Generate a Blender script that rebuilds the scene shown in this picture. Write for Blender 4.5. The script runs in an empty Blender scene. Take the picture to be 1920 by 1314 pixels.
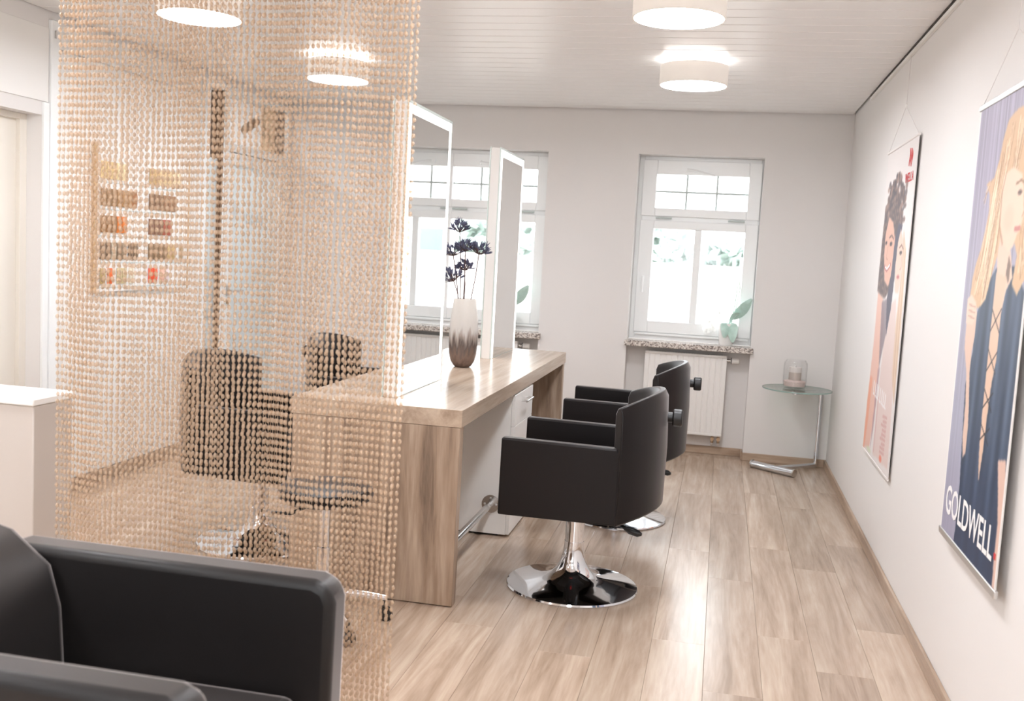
import bpy, bmesh, math, random
import numpy as np
from mathutils import Vector, Matrix

S = bpy.context.scene
COL = S.collection
rnd = random.Random(7)
PI = math.pi

# ------------------------------------------------------------------ camera, world, exposure
cam = bpy.data.cameras.new('camera')
cam.sensor_width = 36.0
cam.sensor_fit = 'HORIZONTAL'
cam.lens = 1878.1 / 1920 * 36.0
cam.clip_start = 0.05
cam.dof.use_dof = True
cam.dof.focus_distance = 4.35
cam.dof.aperture_fstop = 3.6
co = bpy.data.objects.new('camera', cam)
COL.objects.link(co)
R = ((0.977107, 0.205889, 0.053589), (-0.072425, 0.085060, 0.993740), (-0.200042, 0.974872, -0.098024))
m = Matrix(((R[0][0], R[1][0], -R[2][0]), (R[0][1], R[1][1], -R[2][1]), (R[0][2], R[1][2], -R[2][2]))).to_4x4()
m.translation = (0, 0, 1.45)
co.matrix_world = m
S.camera = co

W = bpy.data.worlds.new('sky')
S.world = W
W.use_nodes = True
W.node_tree.nodes['Background'].inputs[0].default_value = (0.90, 0.96, 1.0, 1)
W.node_tree.nodes['Background'].inputs[1].default_value = 3.6

S.view_settings.view_transform = 'Standard'
S.view_settings.look = 'None'
S.view_settings.gamma = 1.0
S.view_settings.use_curve_mapping = False
S.view_settings.exposure = 1.03
S.cycles.max_bounces = 8
S.cycles.diffuse_bounces = 5
S.cycles.transparent_max_bounces = 18
S.cycles.caustics_reflective = False
S.cycles.caustics_refractive = False
S.cycles.sample_clamp_indirect = 6.0

LAMP = 29.0          # radiance of the lamp diffusers
LED = 1.7            # radiance of the mirror light strips


# ------------------------------------------------------------------ materials
def lin(c):
    return tuple((x / 12.92 if x <= 0.04045 else ((x + 0.055) / 1.055) ** 2.4) for x in [v / 255.0 for v in c])


def new_mat(name):
    mt = bpy.data.materials.new(name)
    mt.use_nodes = True
    return mt, mt.node_tree.nodes, mt.node_tree.links


def mat(name, rgb, rough=0.5, metal=0.0, spec=0.5, noise=0.0, nscale=20.0, bump=0.0, bscale=200.0, emit=0.0, alpha=1.0, coat=0.0, sheen=0.0):
    mt, N, L = new_mat(name)
    b = N['Principled BSDF']
    c = lin(rgb)
    b.inputs['Base Color'].default_value = (*c, 1)
    b.inputs['Roughness'].default_value = rough
    b.inputs['Metallic'].default_value = metal
    b.inputs['Specular IOR Level'].default_value = spec
    b.inputs['Alpha'].default_value = alpha
    b.inputs['Coat Weight'].default_value = coat
    b.inputs['Sheen Weight'].default_value = sheen
    b.inputs['Sheen Roughness'].default_value = 0.35
    b.inputs['Sheen Tint'].default_value = (1.0, .92, .9, 1)
    if emit:
        b.inputs['Emission Color'].default_value = (*c, 1)
        b.inputs['Emission Strength'].default_value = emit
    if noise or bump:
        tc = N.new('ShaderNodeTexCoord')
    if noise:
        n = N.new('ShaderNodeTexNoise')
        n.inputs['Scale'].default_value = nscale
        n.inputs['Detail'].default_value = 5
        L.new(tc.outputs['Object'], n.inputs['Vector'])
        r = N.new('ShaderNodeValToRGB')
        r.color_ramp.elements[0].position = 0.3
        r.color_ramp.elements[1].position = 0.7
        r.color_ramp.elements[0].color = (*[max(0, x * (1 - noise)) for x in c], 1)
        r.color_ramp.elements[1].color = (*[min(1, x * (1 + noise)) for x in c], 1)
        L.new(n.outputs['Fac'], r.inputs['Fac'])
        L.new(r.outputs['Color'], b.inputs['Base Color'])
    if bump:
        n2 = N.new('ShaderNodeTexNoise')
        n2.inputs['Scale'].default_value = bscale
        n2.inputs['Detail'].default_value = 3
        L.new(tc.outputs['Object'], n2.inputs['Vector'])
        bp = N.new('ShaderNodeBump')
        bp.inputs['Strength'].default_value = bump
        bp.inputs['Distance'].default_value = 0.002
        L.new(n2.outputs['Fac'], bp.inputs['Height'])
        L.new(bp.outputs['Normal'], b.inputs['Normal'])
    return mt


def wood(name, dark, mid, light, axis='Y', rough=0.4, rand=0.12, stretch=0.09, scale=14.0, contrast=(0.28, 0.5, 0.72), spec=0.5):
    """Grain stretched along one local axis, a different stretch of it on every object."""
    mt, N, L = new_mat(name)
    b = N['Principled BSDF']
    b.inputs['Roughness'].default_value = rough
    b.inputs['Specular IOR Level'].default_value = spec
    tc = N.new('ShaderNodeTexCoord')
    oi = N.new('ShaderNodeObjectInfo')
    mp = N.new('ShaderNodeMapping')
    sc = {'X': (stretch, 1, 1), 'Y': (1, stretch, 1), 'Z': (1, 1, stretch)}[axis]
    mp.inputs['Scale'].default_value = sc
    ml = N.new('ShaderNodeMath')
    ml.operation = 'MULTIPLY'
    ml.inputs[1].default_value = 37.0
    L.new(oi.outputs['Random'], ml.inputs[0])
    L.new(tc.outputs['Object'], mp.inputs['Vector'])
    L.new(ml.outputs[0], mp.inputs['Location'])
    n1 = N.new('ShaderNodeTexNoise')
    n1.inputs['Scale'].default_value = scale
    n1.inputs['Detail'].default_value = 7
    n1.inputs['Roughness'].default_value = 0.62
    n1.inputs['Distortion'].default_value = 1.1
    L.new(mp.outputs['Vector'], n1.inputs['Vector'])
    n2 = N.new('ShaderNodeTexNoise')
    n2.inputs['Scale'].default_value = scale * 7
    n2.inputs['Detail'].default_value = 4
    L.new(mp.outputs['Vector'], n2.inputs['Vector'])
    mx = N.new('ShaderNodeMath')
    mx.operation = 'MULTIPLY_ADD'
    mx.inputs[1].default_value = 0.3
    L.new(n2.outputs['Fac'], mx.inputs[0])
    sb = N.new('ShaderNodeMath')
    sb.operation = 'MULTIPLY_ADD'
    sb.inputs[1].default_value = 1.0
    sb.inputs[2].default_value = -0.15
    L.new(n1.outputs['Fac'], sb.inputs[0])
    L.new(sb.outputs[0], mx.inputs[2])
    r = N.new('ShaderNodeValToRGB')
    e = r.color_ramp.elements
    e[0].position = contrast[0]
    e[0].color = (*lin(dark), 1)
    e[1].position = contrast[2]
    e[1].color = (*lin(light), 1)
    k = e.new(contrast[1])
    k.color = (*lin(mid), 1)
    L.new(mx.outputs[0], r.inputs['Fac'])
    hs = N.new('ShaderNodeHueSaturation')
    ma = N.new('ShaderNodeMath')
    ma.operation = 'MULTIPLY_ADD'
    ma.inputs[1].default_value = 2 * rand
    ma.inputs[2].default_value = 1 - rand
    L.new(oi.outputs['Random'], ma.inputs[0])
    L.new(ma.outputs[0], hs.inputs['Value'])
    L.new(r.outputs['Color'], hs.inputs['Color'])
    L.new(hs.outputs['Color'], b.inputs['Base Color'])
    bp = N.new('ShaderNodeBump')
    bp.inputs['Strength'].default_value = 0.08
    bp.inputs['Distance'].default_value = 0.001
    L.new(mx.outputs[0], bp.inputs['Height'])
    L.new(bp.outputs['Normal'], b.inputs['Normal'])
    return mt


def glass_mat(name, tint=(255, 255, 255), gloss=0.08, rough=0.0):
    """Thin glass: clear view through, a mirror-like sheen that grows at grazing angles."""
    mt, N, L = new_mat(name)
    N.remove(N['Principled BSDF'])
    t = N.new('ShaderNodeBsdfTransparent')
    t.inputs[0].default_value = (*lin(tint), 1)
    g = N.new('ShaderNodeBsdfGlossy')
    g.inputs['Roughness'].default_value = rough
    lw = N.new('ShaderNodeLayerWeight')
    lw.inputs['Blend'].default_value = 0.5
    pw = N.new('ShaderNodeMath')
    pw.operation = 'POWER'
    pw.inputs[1].default_value = 5.0
    L.new(lw.outputs['Facing'], pw.inputs[0])
    f = N.new('ShaderNodeMath')
    f.operation = 'MULTIPLY_ADD'
    f.inputs[1].default_value = 0.9
    f.inputs[2].default_value = 0.035
    L.new(pw.outputs[0], f.inputs[0])
    mx = N.new('ShaderNodeMixShader')
    L.new(f.outputs[0], mx.inputs[0])
    L.new(t.outputs[0], mx.inputs[1])
    L.new(g.outputs[0], mx.inputs[2])
    L.new(mx.outputs[0], N['Material Output'].inputs[0])
    return mt


def frosted_mat(name, rgb, clear=0.25):
    mt, N, L = new_mat(name)
    N.remove(N['Principled BSDF'])
    t = N.new('ShaderNodeBsdfTransparent')
    d = N.new('ShaderNodeBsdfDiffuse')
    d.inputs[0].default_value = (*lin(rgb), 1)
    tr = N.new('ShaderNodeBsdfTranslucent')
    tr.inputs[0].default_value = (*lin(rgb), 1)
    m1 = N.new('ShaderNodeMixShader')
    m1.inputs[0].default_value = 0.5
    L.new(d.outputs[0], m1.inputs[1])
    L.new(tr.outputs[0], m1.inputs[2])
    m2 = N.new('ShaderNodeMixShader')
    m2.inputs[0].default_value = clear
    L.new(m1.outputs[0], m2.inputs[1])
    L.new(t.outputs[0], m2.inputs[2])
    L.new(m2.outputs[0], N['Material Output'].inputs[0])
    return mt


def bead_mat():
    mt, N, L = new_mat('champagne_bead')
    b = N['Principled BSDF']
    b.inputs['Base Color'].default_value = (*lin((223, 200, 174)), 1)
    b.inputs['Roughness'].default_value = 0.28
    b.inputs['Specular IOR Level'].default_value = 0.6
    t = N.new('ShaderNodeBsdfTransparent')
    t.inputs[0].default_value = (*lin((252, 247, 243)), 1)
    mx = N.new('ShaderNodeMixShader')
    mx.inputs[0].default_value = 0.58
    L.new(b.outputs[0], mx.inputs[1])
    L.new(t.outputs[0], mx.inputs[2])
    L.new(mx.outputs[0], N['Material Output'].inputs[0])
    return mt


def granite_mat():
    mt, N, L = new_mat('granite')
    b = N['Principled BSDF']
    b.inputs['Roughness'].default_value = 0.3
    tc = N.new('ShaderNodeTexCoord')
    v = N.new('ShaderNodeTexVoronoi')
    v.inputs['Scale'].default_value = 130
    L.new(tc.outputs['Object'], v.inputs['Vector'])
    r = N.new('ShaderNodeValToRGB')
    e = r.color_ramp.elements
    e[0].position = 0.15
    e[0].color = (*lin((112, 100, 94)), 1)
    e[1].position = 0.75
    e[1].color = (*lin((228, 221, 214)), 1)
    k = e.new(0.4)
    k.color = (*lin((184, 170, 160)), 1)
    sp = N.new('ShaderNodeSeparateColor')
    L.new(v.outputs['Color'], sp.inputs[0])
    L.new(sp.outputs[0], r.inputs['Fac'])
    L.new(r.outputs['Color'], b.inputs['Base Color'])
    return mt


def vase_mat():
    mt, N, L = new_mat('smoked_glass_gradient')
    b = N['Principled BSDF']
    b.inputs['Roughness'].default_value = 0.14
    tc = N.new('ShaderNodeTexCoord')
    sp = N.new('ShaderNodeSeparateXYZ')
    L.new(tc.outputs['Object'], sp.inputs[0])
    mp = N.new('ShaderNodeMapping')
    mp.inputs['Scale'].default_value = (55, 55, 9)
    L.new(tc.outputs['Object'], mp.inputs['Vector'])
    n = N.new('ShaderNodeTexNoise')
    n.inputs['Scale'].default_value = 1.0
    n.inputs['Detail'].default_value = 5
    L.new(mp.outputs['Vector'], n.inputs['Vector'])
    a = N.new('ShaderNodeMath')
    a.operation = 'MULTIPLY_ADD'
    a.inputs[1].default_value = 0.20
    L.new(n.outputs['Fac'], a.inputs[0])
    L.new(sp.outputs['Z'], a.inputs[2])
    r = N.new('ShaderNodeValToRGB')
    e = r.color_ramp.elements
    e[0].position = 0.10
    e[0].color = (*lin((96, 78, 70)), 1)
    e[1].position = 0.36
    e[1].color = (*lin((232, 228, 222)), 1)
    for p, c in ((0.16, (118, 98, 88)), (0.22, (92, 82, 78)), (0.27, (168, 156, 148)), (0.31, (214, 210, 206))):
        k = e.new(p)
        k.color = (*lin(c), 1)
    L.new(a.outputs[0], r.inputs['Fac'])
    L.new(r.outputs['Color'], b.inputs['Base Color'])
    r2 = N.new('ShaderNodeValToRGB')
    r2.color_ramp.elements[0].position = 0.22
    r2.color_ramp.elements[0].color = (1, 1, 1, 1)
    r2.color_ramp.elements[1].position = 0.36
    r2.color_ramp.elements[1].color = (.62, .62, .62, 1)
    L.new(a.outputs[0], r2.inputs['Fac'])
    L.new(r2.outputs['Color'], b.inputs['Alpha'])
    return mt


def print_mat(name, rough=0.5):
    mt, N, L = new_mat(name)
    b = N['Principled BSDF']
    b.inputs['Roughness'].default_value = rough
    a = N.new('ShaderNodeVertexColor')
    a.layer_name = 'ink'
    L.new(a.outputs['Color'], b.inputs['Base Color'])
    return mt


M_WALL = mat('wall_paint', (232, 229, 227), 0.75, bump=0.12, bscale=350)
M_WALLFAR = mat('wall_paint_grey', (231, 228, 226), 0.8, bump=0.12, bscale=350)
M_PANEL = mat('white_panel', (238, 236, 233), 0.4)
M_CEIL = mat('ceiling_lacquer', (247, 246, 245), 0.33)
M_DARK = mat('dark_gap', (70, 62, 56), 0.9)
M_BLACK = mat('black_plastic', (22, 21, 22), 0.4)
M_PVC = mat('white_window_frame', (246, 248, 248), 0.3)
M_GREYBAR = mat('grey_glazing_bar', (196, 206, 204), 0.4)
M_WHITE = mat('white_enamel', (240, 238, 235), 0.3)
M_DRUM = mat('lamp_shade_fabric', (238, 232, 225), 0.8, emit=0.11)
M_LAMP = mat('lamp_diffuser', (248, 250, 255), 0.5, emit=LAMP)
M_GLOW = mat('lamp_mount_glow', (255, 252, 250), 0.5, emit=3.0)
M_LED = mat('led_strip', (255, 250, 246), 0.5, emit=LED)
M_VFILL = mat('vestibule_fill_lamp', (255, 255, 255), 0.5, emit=40.0)
M_MIRROR = mat('mirror_silver', (240, 242, 242), 0.0, metal=1.0)
M_CHROME = mat('chrome', (226, 228, 232), 0.06, metal=1.0)
M_STEEL = mat('brushed_steel', (206, 204, 202), 0.25, metal=1.0)
M_LEATHER = mat('black_leatherette', (21, 16, 16), 0.38, spec=0.26, bump=0.1, bscale=900, sheen=0.3)
M_LEATHER2 = mat('dark_leatherette', (15, 11, 11), 0.42, spec=0.4, bump=0.05, bscale=700, sheen=1.0)
M_RED = mat('red_plastic', (190, 40, 40), 0.4)
M_FLOOR = wood('oak_vinyl', (156, 134, 115), (186, 164, 145), (206, 188, 169), 'Y', rough=0.24, spec=0.9, rand=0.10, stretch=0.07, scale=11)
M_LAM_GLARE = wood('laminate_along_glare', (158, 138, 120), (184, 164, 145), (204, 187, 168), 'Y', rough=0.24, rand=0.02, stretch=0.06, scale=10)  # same laminate as the end panels, window glare lightened into its colour
M_LAM_Z = wood('laminate_upright', (102, 85, 72), (158, 136, 117), (190, 171, 152), 'Z', rough=0.42, rand=0.05, stretch=0.09, scale=9, contrast=(0.26, 0.46, 0.70))
M_BASE = wood('baseboard_oak', (150, 126, 106), (176, 153, 132), (196, 176, 156), 'Y', rough=0.4, rand=0.04)
M_BASEX = wood('baseboard_oak_x', (150, 126, 106), (176, 153, 132), (196, 176, 156), 'X', rough=0.4, rand=0.04)
M_SEAL = mat('dark_door_seal', (92, 66, 44), 0.7)
M_TAN = wood('tan_timber', (176, 142, 104), (198, 166, 126), (212, 184, 146), 'Z', rough=0.5, rand=0.03)
M_GLASS = glass_mat('window_glass')
M_TGLASS = glass_mat('table_glass', (238, 246, 242))
M_JAR = glass_mat('jar_glass', (253, 253, 253))
M_EDGE = mat('glass_edge', (150, 176, 168), 0.1, alpha=0.9)
M_MEDGE = mat('mirror_glass_edge', (214, 226, 222), 0.1)
M_FROST = frosted_mat('frosted_glass', (232, 238, 240), 0.3)
M_STRIPE = frosted_mat('frosted_stripe', (250, 248, 244), 0.05)
M_GRANITE = granite_mat()
M_VASE = vase_mat()
M_BEAD = bead_mat()
M_ALU = mat('aluminium', (214, 212, 210), 0.35, metal=0.9)
M_DOOR = mat('door_leaf_cream', (234, 228, 218), 0.45)
M_DESK = mat('desk_gloss', (206, 197, 189), 0.22)
M_DESKTOP = mat('desk_top_white', (246, 244, 241), 0.25)
M_PAPER = mat('poster_paper', (238, 233, 230), 0.5)
M_STEM = mat('dried_stem', (92, 72, 70), 0.7)
M_PETAL = mat('dried_petal', (92, 94, 118), 0.7, noise=0.35, nscale=60)
M_LEAF = mat('orchid_leaf', (186, 214, 204), 0.35, noise=0.08, nscale=30)
M_ORCHID = frosted_mat('orchid_petal', (252, 252, 250), 0.2)
M_POT = mat('white_ceramic', (244, 243, 241), 0.25)
M_WAX = mat('candle_wax', (196, 184, 176), 0.6)
M_WAX2 = mat('candle_wax_pale', (232, 226, 222), 0.6)
M_SAND = mat('pink_sand', (226, 206, 200), 0.9, noise=0.12, nscale=150)
M_BRASS = mat('valve_brass', (176, 150, 124), 0.3, metal=1.0)
M_GRASS = mat('outdoor_ground', (150, 146, 140), 0.9, noise=0.2, nscale=0.6)
M_TREE = mat('outdoor_foliage', (162, 176, 168), 0.8, noise=0.4, nscale=1.5)
M_BARK = mat('outdoor_bark', (110, 92, 78), 0.9)
M_HOUSE = mat('house_render', (236, 226, 218), 0.9)
M_ROOF = mat('house_roof', (222, 212, 206), 0.8)
M_HWIN = mat('house_window', (120, 140, 150), 0.2)
M_STRING = mat('nylon_string', (232, 228, 226), 0.5)
M_LETTER = mat('white_lettering', (248, 246, 246), 0.5)
M_REDINK = mat('red_lettering', (206, 56, 60), 0.5)
M_PRINT = print_mat('poster_print')
M_GREYTXT = mat('grey_door_lettering', (176, 178, 178), 0.5)


# ------------------------------------------------------------------ mesh builder
class MB:
    def __init__(self):
        self.v, self.f, self.mi = [], [], []

    def add(self, vs, fs, mi=0):
        o = len(self.v)
        self.v += [tuple(p) for p in vs]
        self.f += [tuple(i + o for i in q) for q in fs]
        self.mi += [mi] * len(fs)
        return self

    def box(self, x0, x1, y0, y1, z0, z1, mi=0):
        vs = [(x0, y0, z0), (x1, y0, z0), (x1, y1, z0), (x0, y1, z0), (x0, y0, z1), (x1, y0, z1), (x1, y1, z1), (x0, y1, z1)]
        return self.add(vs, [(3, 2, 1, 0), (4, 5, 6, 7), (0, 1, 5, 4), (1, 2, 6, 5), (2, 3, 7, 6), (3, 0, 4, 7)], mi)

    def tube(self, pts, r, n=10, caps=True, mi=0):
        pts = [Vector(p) for p in pts]
        rs = r if isinstance(r, (list, tuple)) else [r] * len(pts)
        vs, fs = [], []
        a = None
        for i, p in enumerate(pts):
            d = (pts[min(i + 1, len(pts) - 1)] - pts[max(i - 1, 0)]).normalized()
            if a is None:
                a = d.orthogonal().normalized()
            a = (a - d * a.dot(d)).normalized()
            b = d.cross(a)
            for k in range(n):
                t = 2 * PI * k / n
                vs.append(p + (a * math.cos(t) + b * math.sin(t)) * rs[i])
        for i in range(len(pts) - 1):
            for k in range(n):
                k2 = (k + 1) % n
                fs.append((i * n + k, i * n + k2, (i + 1) * n + k2, (i + 1) * n + k))
        if caps:
            fs.append(tuple(range(n - 1, -1, -1)))
            fs.append(tuple((len(pts) - 1) * n + k for k in range(n)))
        return self.add(vs, fs, mi)

    def lathe(self, prof, n=32, c=(0, 0, 0), mi=0, closed=False):
        """prof: (radius, z) from bottom to top, about the vertical through c."""
        vs, fs = [], []
        for r, z in prof:
            for k in range(n):
                t = 2 * PI * k / n
                vs.append((c[0] + r * math.cos(t), c[1] + r * math.sin(t), c[2] + z))
        m_ = len(prof)
        for i in range(m_ - 1):
            for k in range(n):
                k2 = (k + 1) % n
                fs.append((i * n + k, i * n + k2, (i + 1) * n + k2, (i + 1) * n + k))
        if closed:
            for k in range(n):
                k2 = (k + 1) % n
                fs.append(((m_ - 1) * n + k, (m_ - 1) * n + k2, k2, k))
        else:
            if prof[0][0] > 1e-5:
                fs.append(tuple(range(n - 1, -1, -1)))
            if prof[-1][0] > 1e-5:
                fs.append(tuple((m_ - 1) * n + k for k in range(n)))
        return self.add(vs, fs, mi)

    def prism(self, poly, axis, a, b, mi=0):
        """extrude a 2-D outline along an axis: 'X' (y,z), 'Y' (x,z) or 'Z' (x,y)."""
        def put(p, t):
            return {'X': (t, p[0], p[1]), 'Y': (p[0], t, p[1]), 'Z': (p[0], p[1], t)}[axis]
        n = len(poly)
        vs = [put(p, a) for p in poly] + [put(p, b) for p in poly]
        fs = [tuple(range(n))[::-1], tuple(range(n, 2 * n))]
        fs += [(i, (i + 1) % n, n + (i + 1) % n, n + i) for i in range(n)]
        return self.add(vs, fs, mi)

    def ball(self, c, r, n=8, h=6, sq=(1, 1, 1), mi=0):
        vs = [(c[0], c[1], c[2] - r * sq[2])]
        for i in range(1, h):
            p = PI * i / h - PI / 2
            for k in range(n):
                t = 2 * PI * k / n
                vs.append((c[0] + r * sq[0] * math.cos(p) * math.cos(t), c[1] + r * sq[1] * math.cos(p) * math.sin(t), c[2] + r * sq[2] * math.sin(p)))
        vs.append((c[0], c[1], c[2] + r * sq[2]))
        fs = [(0, 1 + (k + 1) % n, 1 + k) for k in range(n)]
        for i in range(h - 2):
            for k in range(n):
                k2 = (k + 1) % n
                fs.append((1 + i * n + k, 1 + i * n + k2, 1 + (i + 1) * n + k2, 1 + (i + 1) * n + k))
        t = len(vs) - 1
        fs += [(t, 1 + (h - 2) * n + k, 1 + (h - 2) * n + (k + 1) % n) for k in range(n)]
        return self.add(vs, fs, mi)

    def mesh(self, name, mats):
        me = bpy.data.meshes.new(name)
        me.from_pydata(self.v, [], self.f)
        for x in (mats if isinstance(mats, (list, tuple)) else [mats]):
            me.materials.append(x)
        bm = bmesh.new()
        bm.from_mesh(me)
        bmesh.ops.recalc_face_normals(bm, faces=bm.faces)
        bm.to_mesh(me)
        bm.free()
        if len(set(self.mi)) > 1:
            me.polygons.foreach_set('material_index', self.mi)
        me.polygons.foreach_set('use_smooth', [True] * len(me.polygons))
        me.set_sharp_from_angle(angle=math.radians(38))
        return me

    def build(self, name, mats, parent=None, loc=None, bevel=0.0, seg=2):
        o = bpy.data.objects.new(name, self.mesh(name, mats))
        COL.objects.link(o)
        if parent is not None:
            o.parent = parent
        if loc is not None:
            o.location = loc
        if bevel:
            md = o.modifiers.new('edge', 'BEVEL')
            md.width = bevel
            md.segments = seg
            md.limit_method = 'ANGLE'
            md.angle_limit = math.radians(40)
            md.harden_normals = False
        return o


def tag(o, label=None, cat=None, group=None, kind=None):
    if label:
        o['label'] = label
    if cat:
        o['category'] = cat
    if group:
        o['group'] = group
    if kind:
        o['kind'] = kind
    return o


def thing(name, label, cat, loc=(0, 0, 0), rz=0.0, group=None):
    o = bpy.data.objects.new(name, None)
    o.empty_display_size = 0.1
    COL.objects.link(o)
    o.location = loc
    o.rotation_euler = (0, 0, rz)
    return tag(o, label, cat, group)


def struct(o, label):
    return tag(o, label, kind='structure')


def sbox(name, label, m_, *boxes, bevel=0.0):
    b = MB()
    for q in boxes:
        b.box(*q)
    return struct(b.build(name, m_, bevel=bevel), label)


def copy_tree(o, parent=None):
    c = o.copy()
    COL.objects.link(c)
    if parent is not None:
        c.parent = parent
    for ch in list(o.children):
        copy_tree(ch, c)
    return c


# ------------------------------------------------------------------ the room
XL, XR, YB, YF, H = -3.45, 0.835, -2.0, 7.55, 2.54
NICHE = 7.69
W1 = (-0.672, 0.240)          # right-hand window opening in x
W2 = (-2.262, -1.350)         # left-hand window opening
ZS, ZT = 0.84, 2.222          # sill top, head of the openings

sbox('wall_right', 'white painted wall on which the posters hang', M_WALL, (XR, XR + .2, YB - .2, YF + .3, -.2, 2.75))
sbox('wall_back', 'white painted wall with a window behind the viewpoint', M_WALL, (XL - .2, -2.3, YB - .2, YB, -.2, 2.75), (.0, XR, YB - .2, YB, -.2, 2.75),
     (-2.3, .0, YB - .2, YB, -.2, 1.0), (-2.3, .0, YB - .2, YB, 2.25, 2.75))
b = MB()
for xx in (-2.3, -1.18, -.06):
    b.box(xx, xx + .06, YB - .15, YB - .08, 1.0, 2.25)
for zz in (1.0, 2.19):
    b.box(-2.24, -.06, YB - .15, YB - .08, zz, zz + .06)
root = struct(b.build('window_3', M_PVC), 'shop window behind the viewpoint')
MB().box(-2.26, -.04, YB - .12, YB - .114, 1.04, 2.21).build('pane', M_GLASS, root)
b = MB()
b.box(XL - .2, W2[0], YF, 7.85, -.2, 2.75)
b.box(W2[1], W1[0], YF, 7.85, -.2, 2.75)
b.box(W1[1], XR, YF, 7.85, -.2, 2.75)
for w in (W1, W2):
    b.box(w[0], w[1], YF, 7.85, ZT, 2.75)
    b.box(w[0], w[1], NICHE, 7.85, -.2, ZS - .04)
struct(b.build('wall_far', M_WALLFAR), 'pale grey wall with the two windows and radiator niches')
b = MB()
D2 = (3.62, 4.585, 2.015)     # closed cream door
D1 = (6.235, 7.515, 2.465)     # glazed entrance door
b.box(XL - .2, XL, YB, D2[0], -.2, 2.75)
b.box(XL - .2, XL, D2[0], D2[1], D2[2], 2.75)
b.box(XL - .2, XL, D2[1], D1[0], -.2, 2.75)
b.box(XL - .2, XL, D1[0], D1[1], D1[2], 2.75)
b.box(XL - .2, XL, D1[1], YF, -.2, 2.75)
wl = struct(b.build('wall_left', M_WALL), 'white panelled wall with the hair swatch board and two doors')
for y0, y1 in ((4.70, 5.417), (5.423, 6.16)):
    MB().box(XL, XL + .012, y0, y1, .075, 2.36).build('panel', M_PANEL, wl, bevel=.002)
MB().box(XL, XL + .012, 4.70, 6.16, 2.366, 2.50).build('panel', M_PANEL, wl, bevel=.002)
MB().box(XL, XL + .02, 4.632, 4.694, 0, 2.50).build('post', M_PVC, wl, bevel=.003)
MB().box(XL + .02, XL + .03, 4.655, 4.665, 2.41, 2.45).build('hinge', M_STEEL, wl)

fl = sbox('floor', 'light oak vinyl plank floor', M_DARK, (XL - .2, XR + .2, YB - .2, 7.7, -.2, -.012))
PW, PL = 0.2, 1.26


def plank_mesh(w, l):
    g = .0004
    c = .0009
    x0, x1, y0, y1 = -w / 2 + g, w / 2 - g, -l / 2 + g, l / 2 - g
    bb = MB()
    vs = [(x0, y0, -.012), (x1, y0, -.012), (x1, y1, -.012), (x0, y1, -.012), (x0, y0, -c), (x1, y0, -c), (x1, y1, -c), (x0, y1, -c),
          (x0 + c, y0 + c, 0), (x1 - c, y0 + c, 0), (x1 - c, y1 - c, 0), (x0 + c, y1 - c, 0)]
    bb.add(vs, [(0, 1, 5, 4), (1, 2, 6, 5), (2, 3, 7, 6), (3, 0, 4, 7), (4, 5, 9, 8), (5, 6, 10, 9), (6, 7, 11, 10), (7, 4, 8, 11), (8, 9, 10, 11)])
    me_ = bb.mesh('plank', M_FLOOR)
    return me_


plank_cache = {}
col = 0
x = XR
while x > XL + .01:
    w = min(PW, x - XL)
    off = [0.0, .52, .17, .83, .36, 1.02, .68][col % 7] + rnd.uniform(-.06, .06)
    y = -.9 - off
    while y < YF - .001:
        y1 = min(y + PL, YF)
        if y1 - y > .02:
            key = (round(w, 3), round(y1 - y, 3))
            if key not in plank_cache:
                plank_cache[key] = plank_mesh(w, y1 - y)
            o = bpy.data.objects.new('plank', plank_cache[key])
            COL.objects.link(o)
            o.location = (x - w / 2, (y + y1) / 2, 0)
            o.parent = fl
        y = y1
    x -= w
    col += 1
for w in (W1, W2):
    MB().box(w[0], w[1], YF + .001, NICHE, -.012, 0).build('plank', M_FLOOR, fl)

ce = sbox('ceiling', 'white slatted panel ceiling', M_DARK, (XL - .2, XR + .2, YB - .2, 7.85, H + .03, H + .2))
BP = .1425
bm_ = MB()
bx0, bx1 = -(XR - XL) / 2 + .016, (XR - XL) / 2 - .016
bm_.prism([(-BP / 2 + .004, .02), (-BP / 2 + .004, .003), (-BP / 2 + .007, 0), (BP / 2 - .007, 0), (BP / 2 - .004, .003), (BP / 2 - .004, .02)], 'X', bx0, bx1)
board_me = bm_.mesh('board', M_CEIL)
k = 0
yy = 7.53 - BP / 2
while yy > YB:
    o = bpy.data.objects.new('board', board_me)
    COL.objects.link(o)
    o.location = ((XL + XR) / 2, yy, H)
    o.parent = ce
    yy -= BP
    k += 1

# baseboards, ceiling edge
sbox('baseboard_right', 'oak baseboard along the poster wall', M_BASE, (XR - .014, XR, YB, YF, 0, .06), bevel=.003)
bf = MB()
for x0, x1, yb in ((XL, W2[0], YF), (W2[1], W1[0], YF), (W1[1], XR - .014, YF), (W1[0], W1[1], NICHE), (W2[0], W2[1], NICHE)):
    bf.box(x0, x1, yb - .014, yb, 0, .06)
for w in (W1, W2):
    for xx in (w[0], w[1] - .014):
        bf.box(xx, xx + .014, YF, NICHE - .014, 0, .06)
struct(bf.build('baseboard_far', M_BASEX, bevel=.003), 'oak baseboard under the windows')
sbox('baseboard_left', 'oak baseboard along the left wall', M_BASE, (XL, XL + .014, 4.70, 6.16, 0, .07), bevel=.003)

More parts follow.
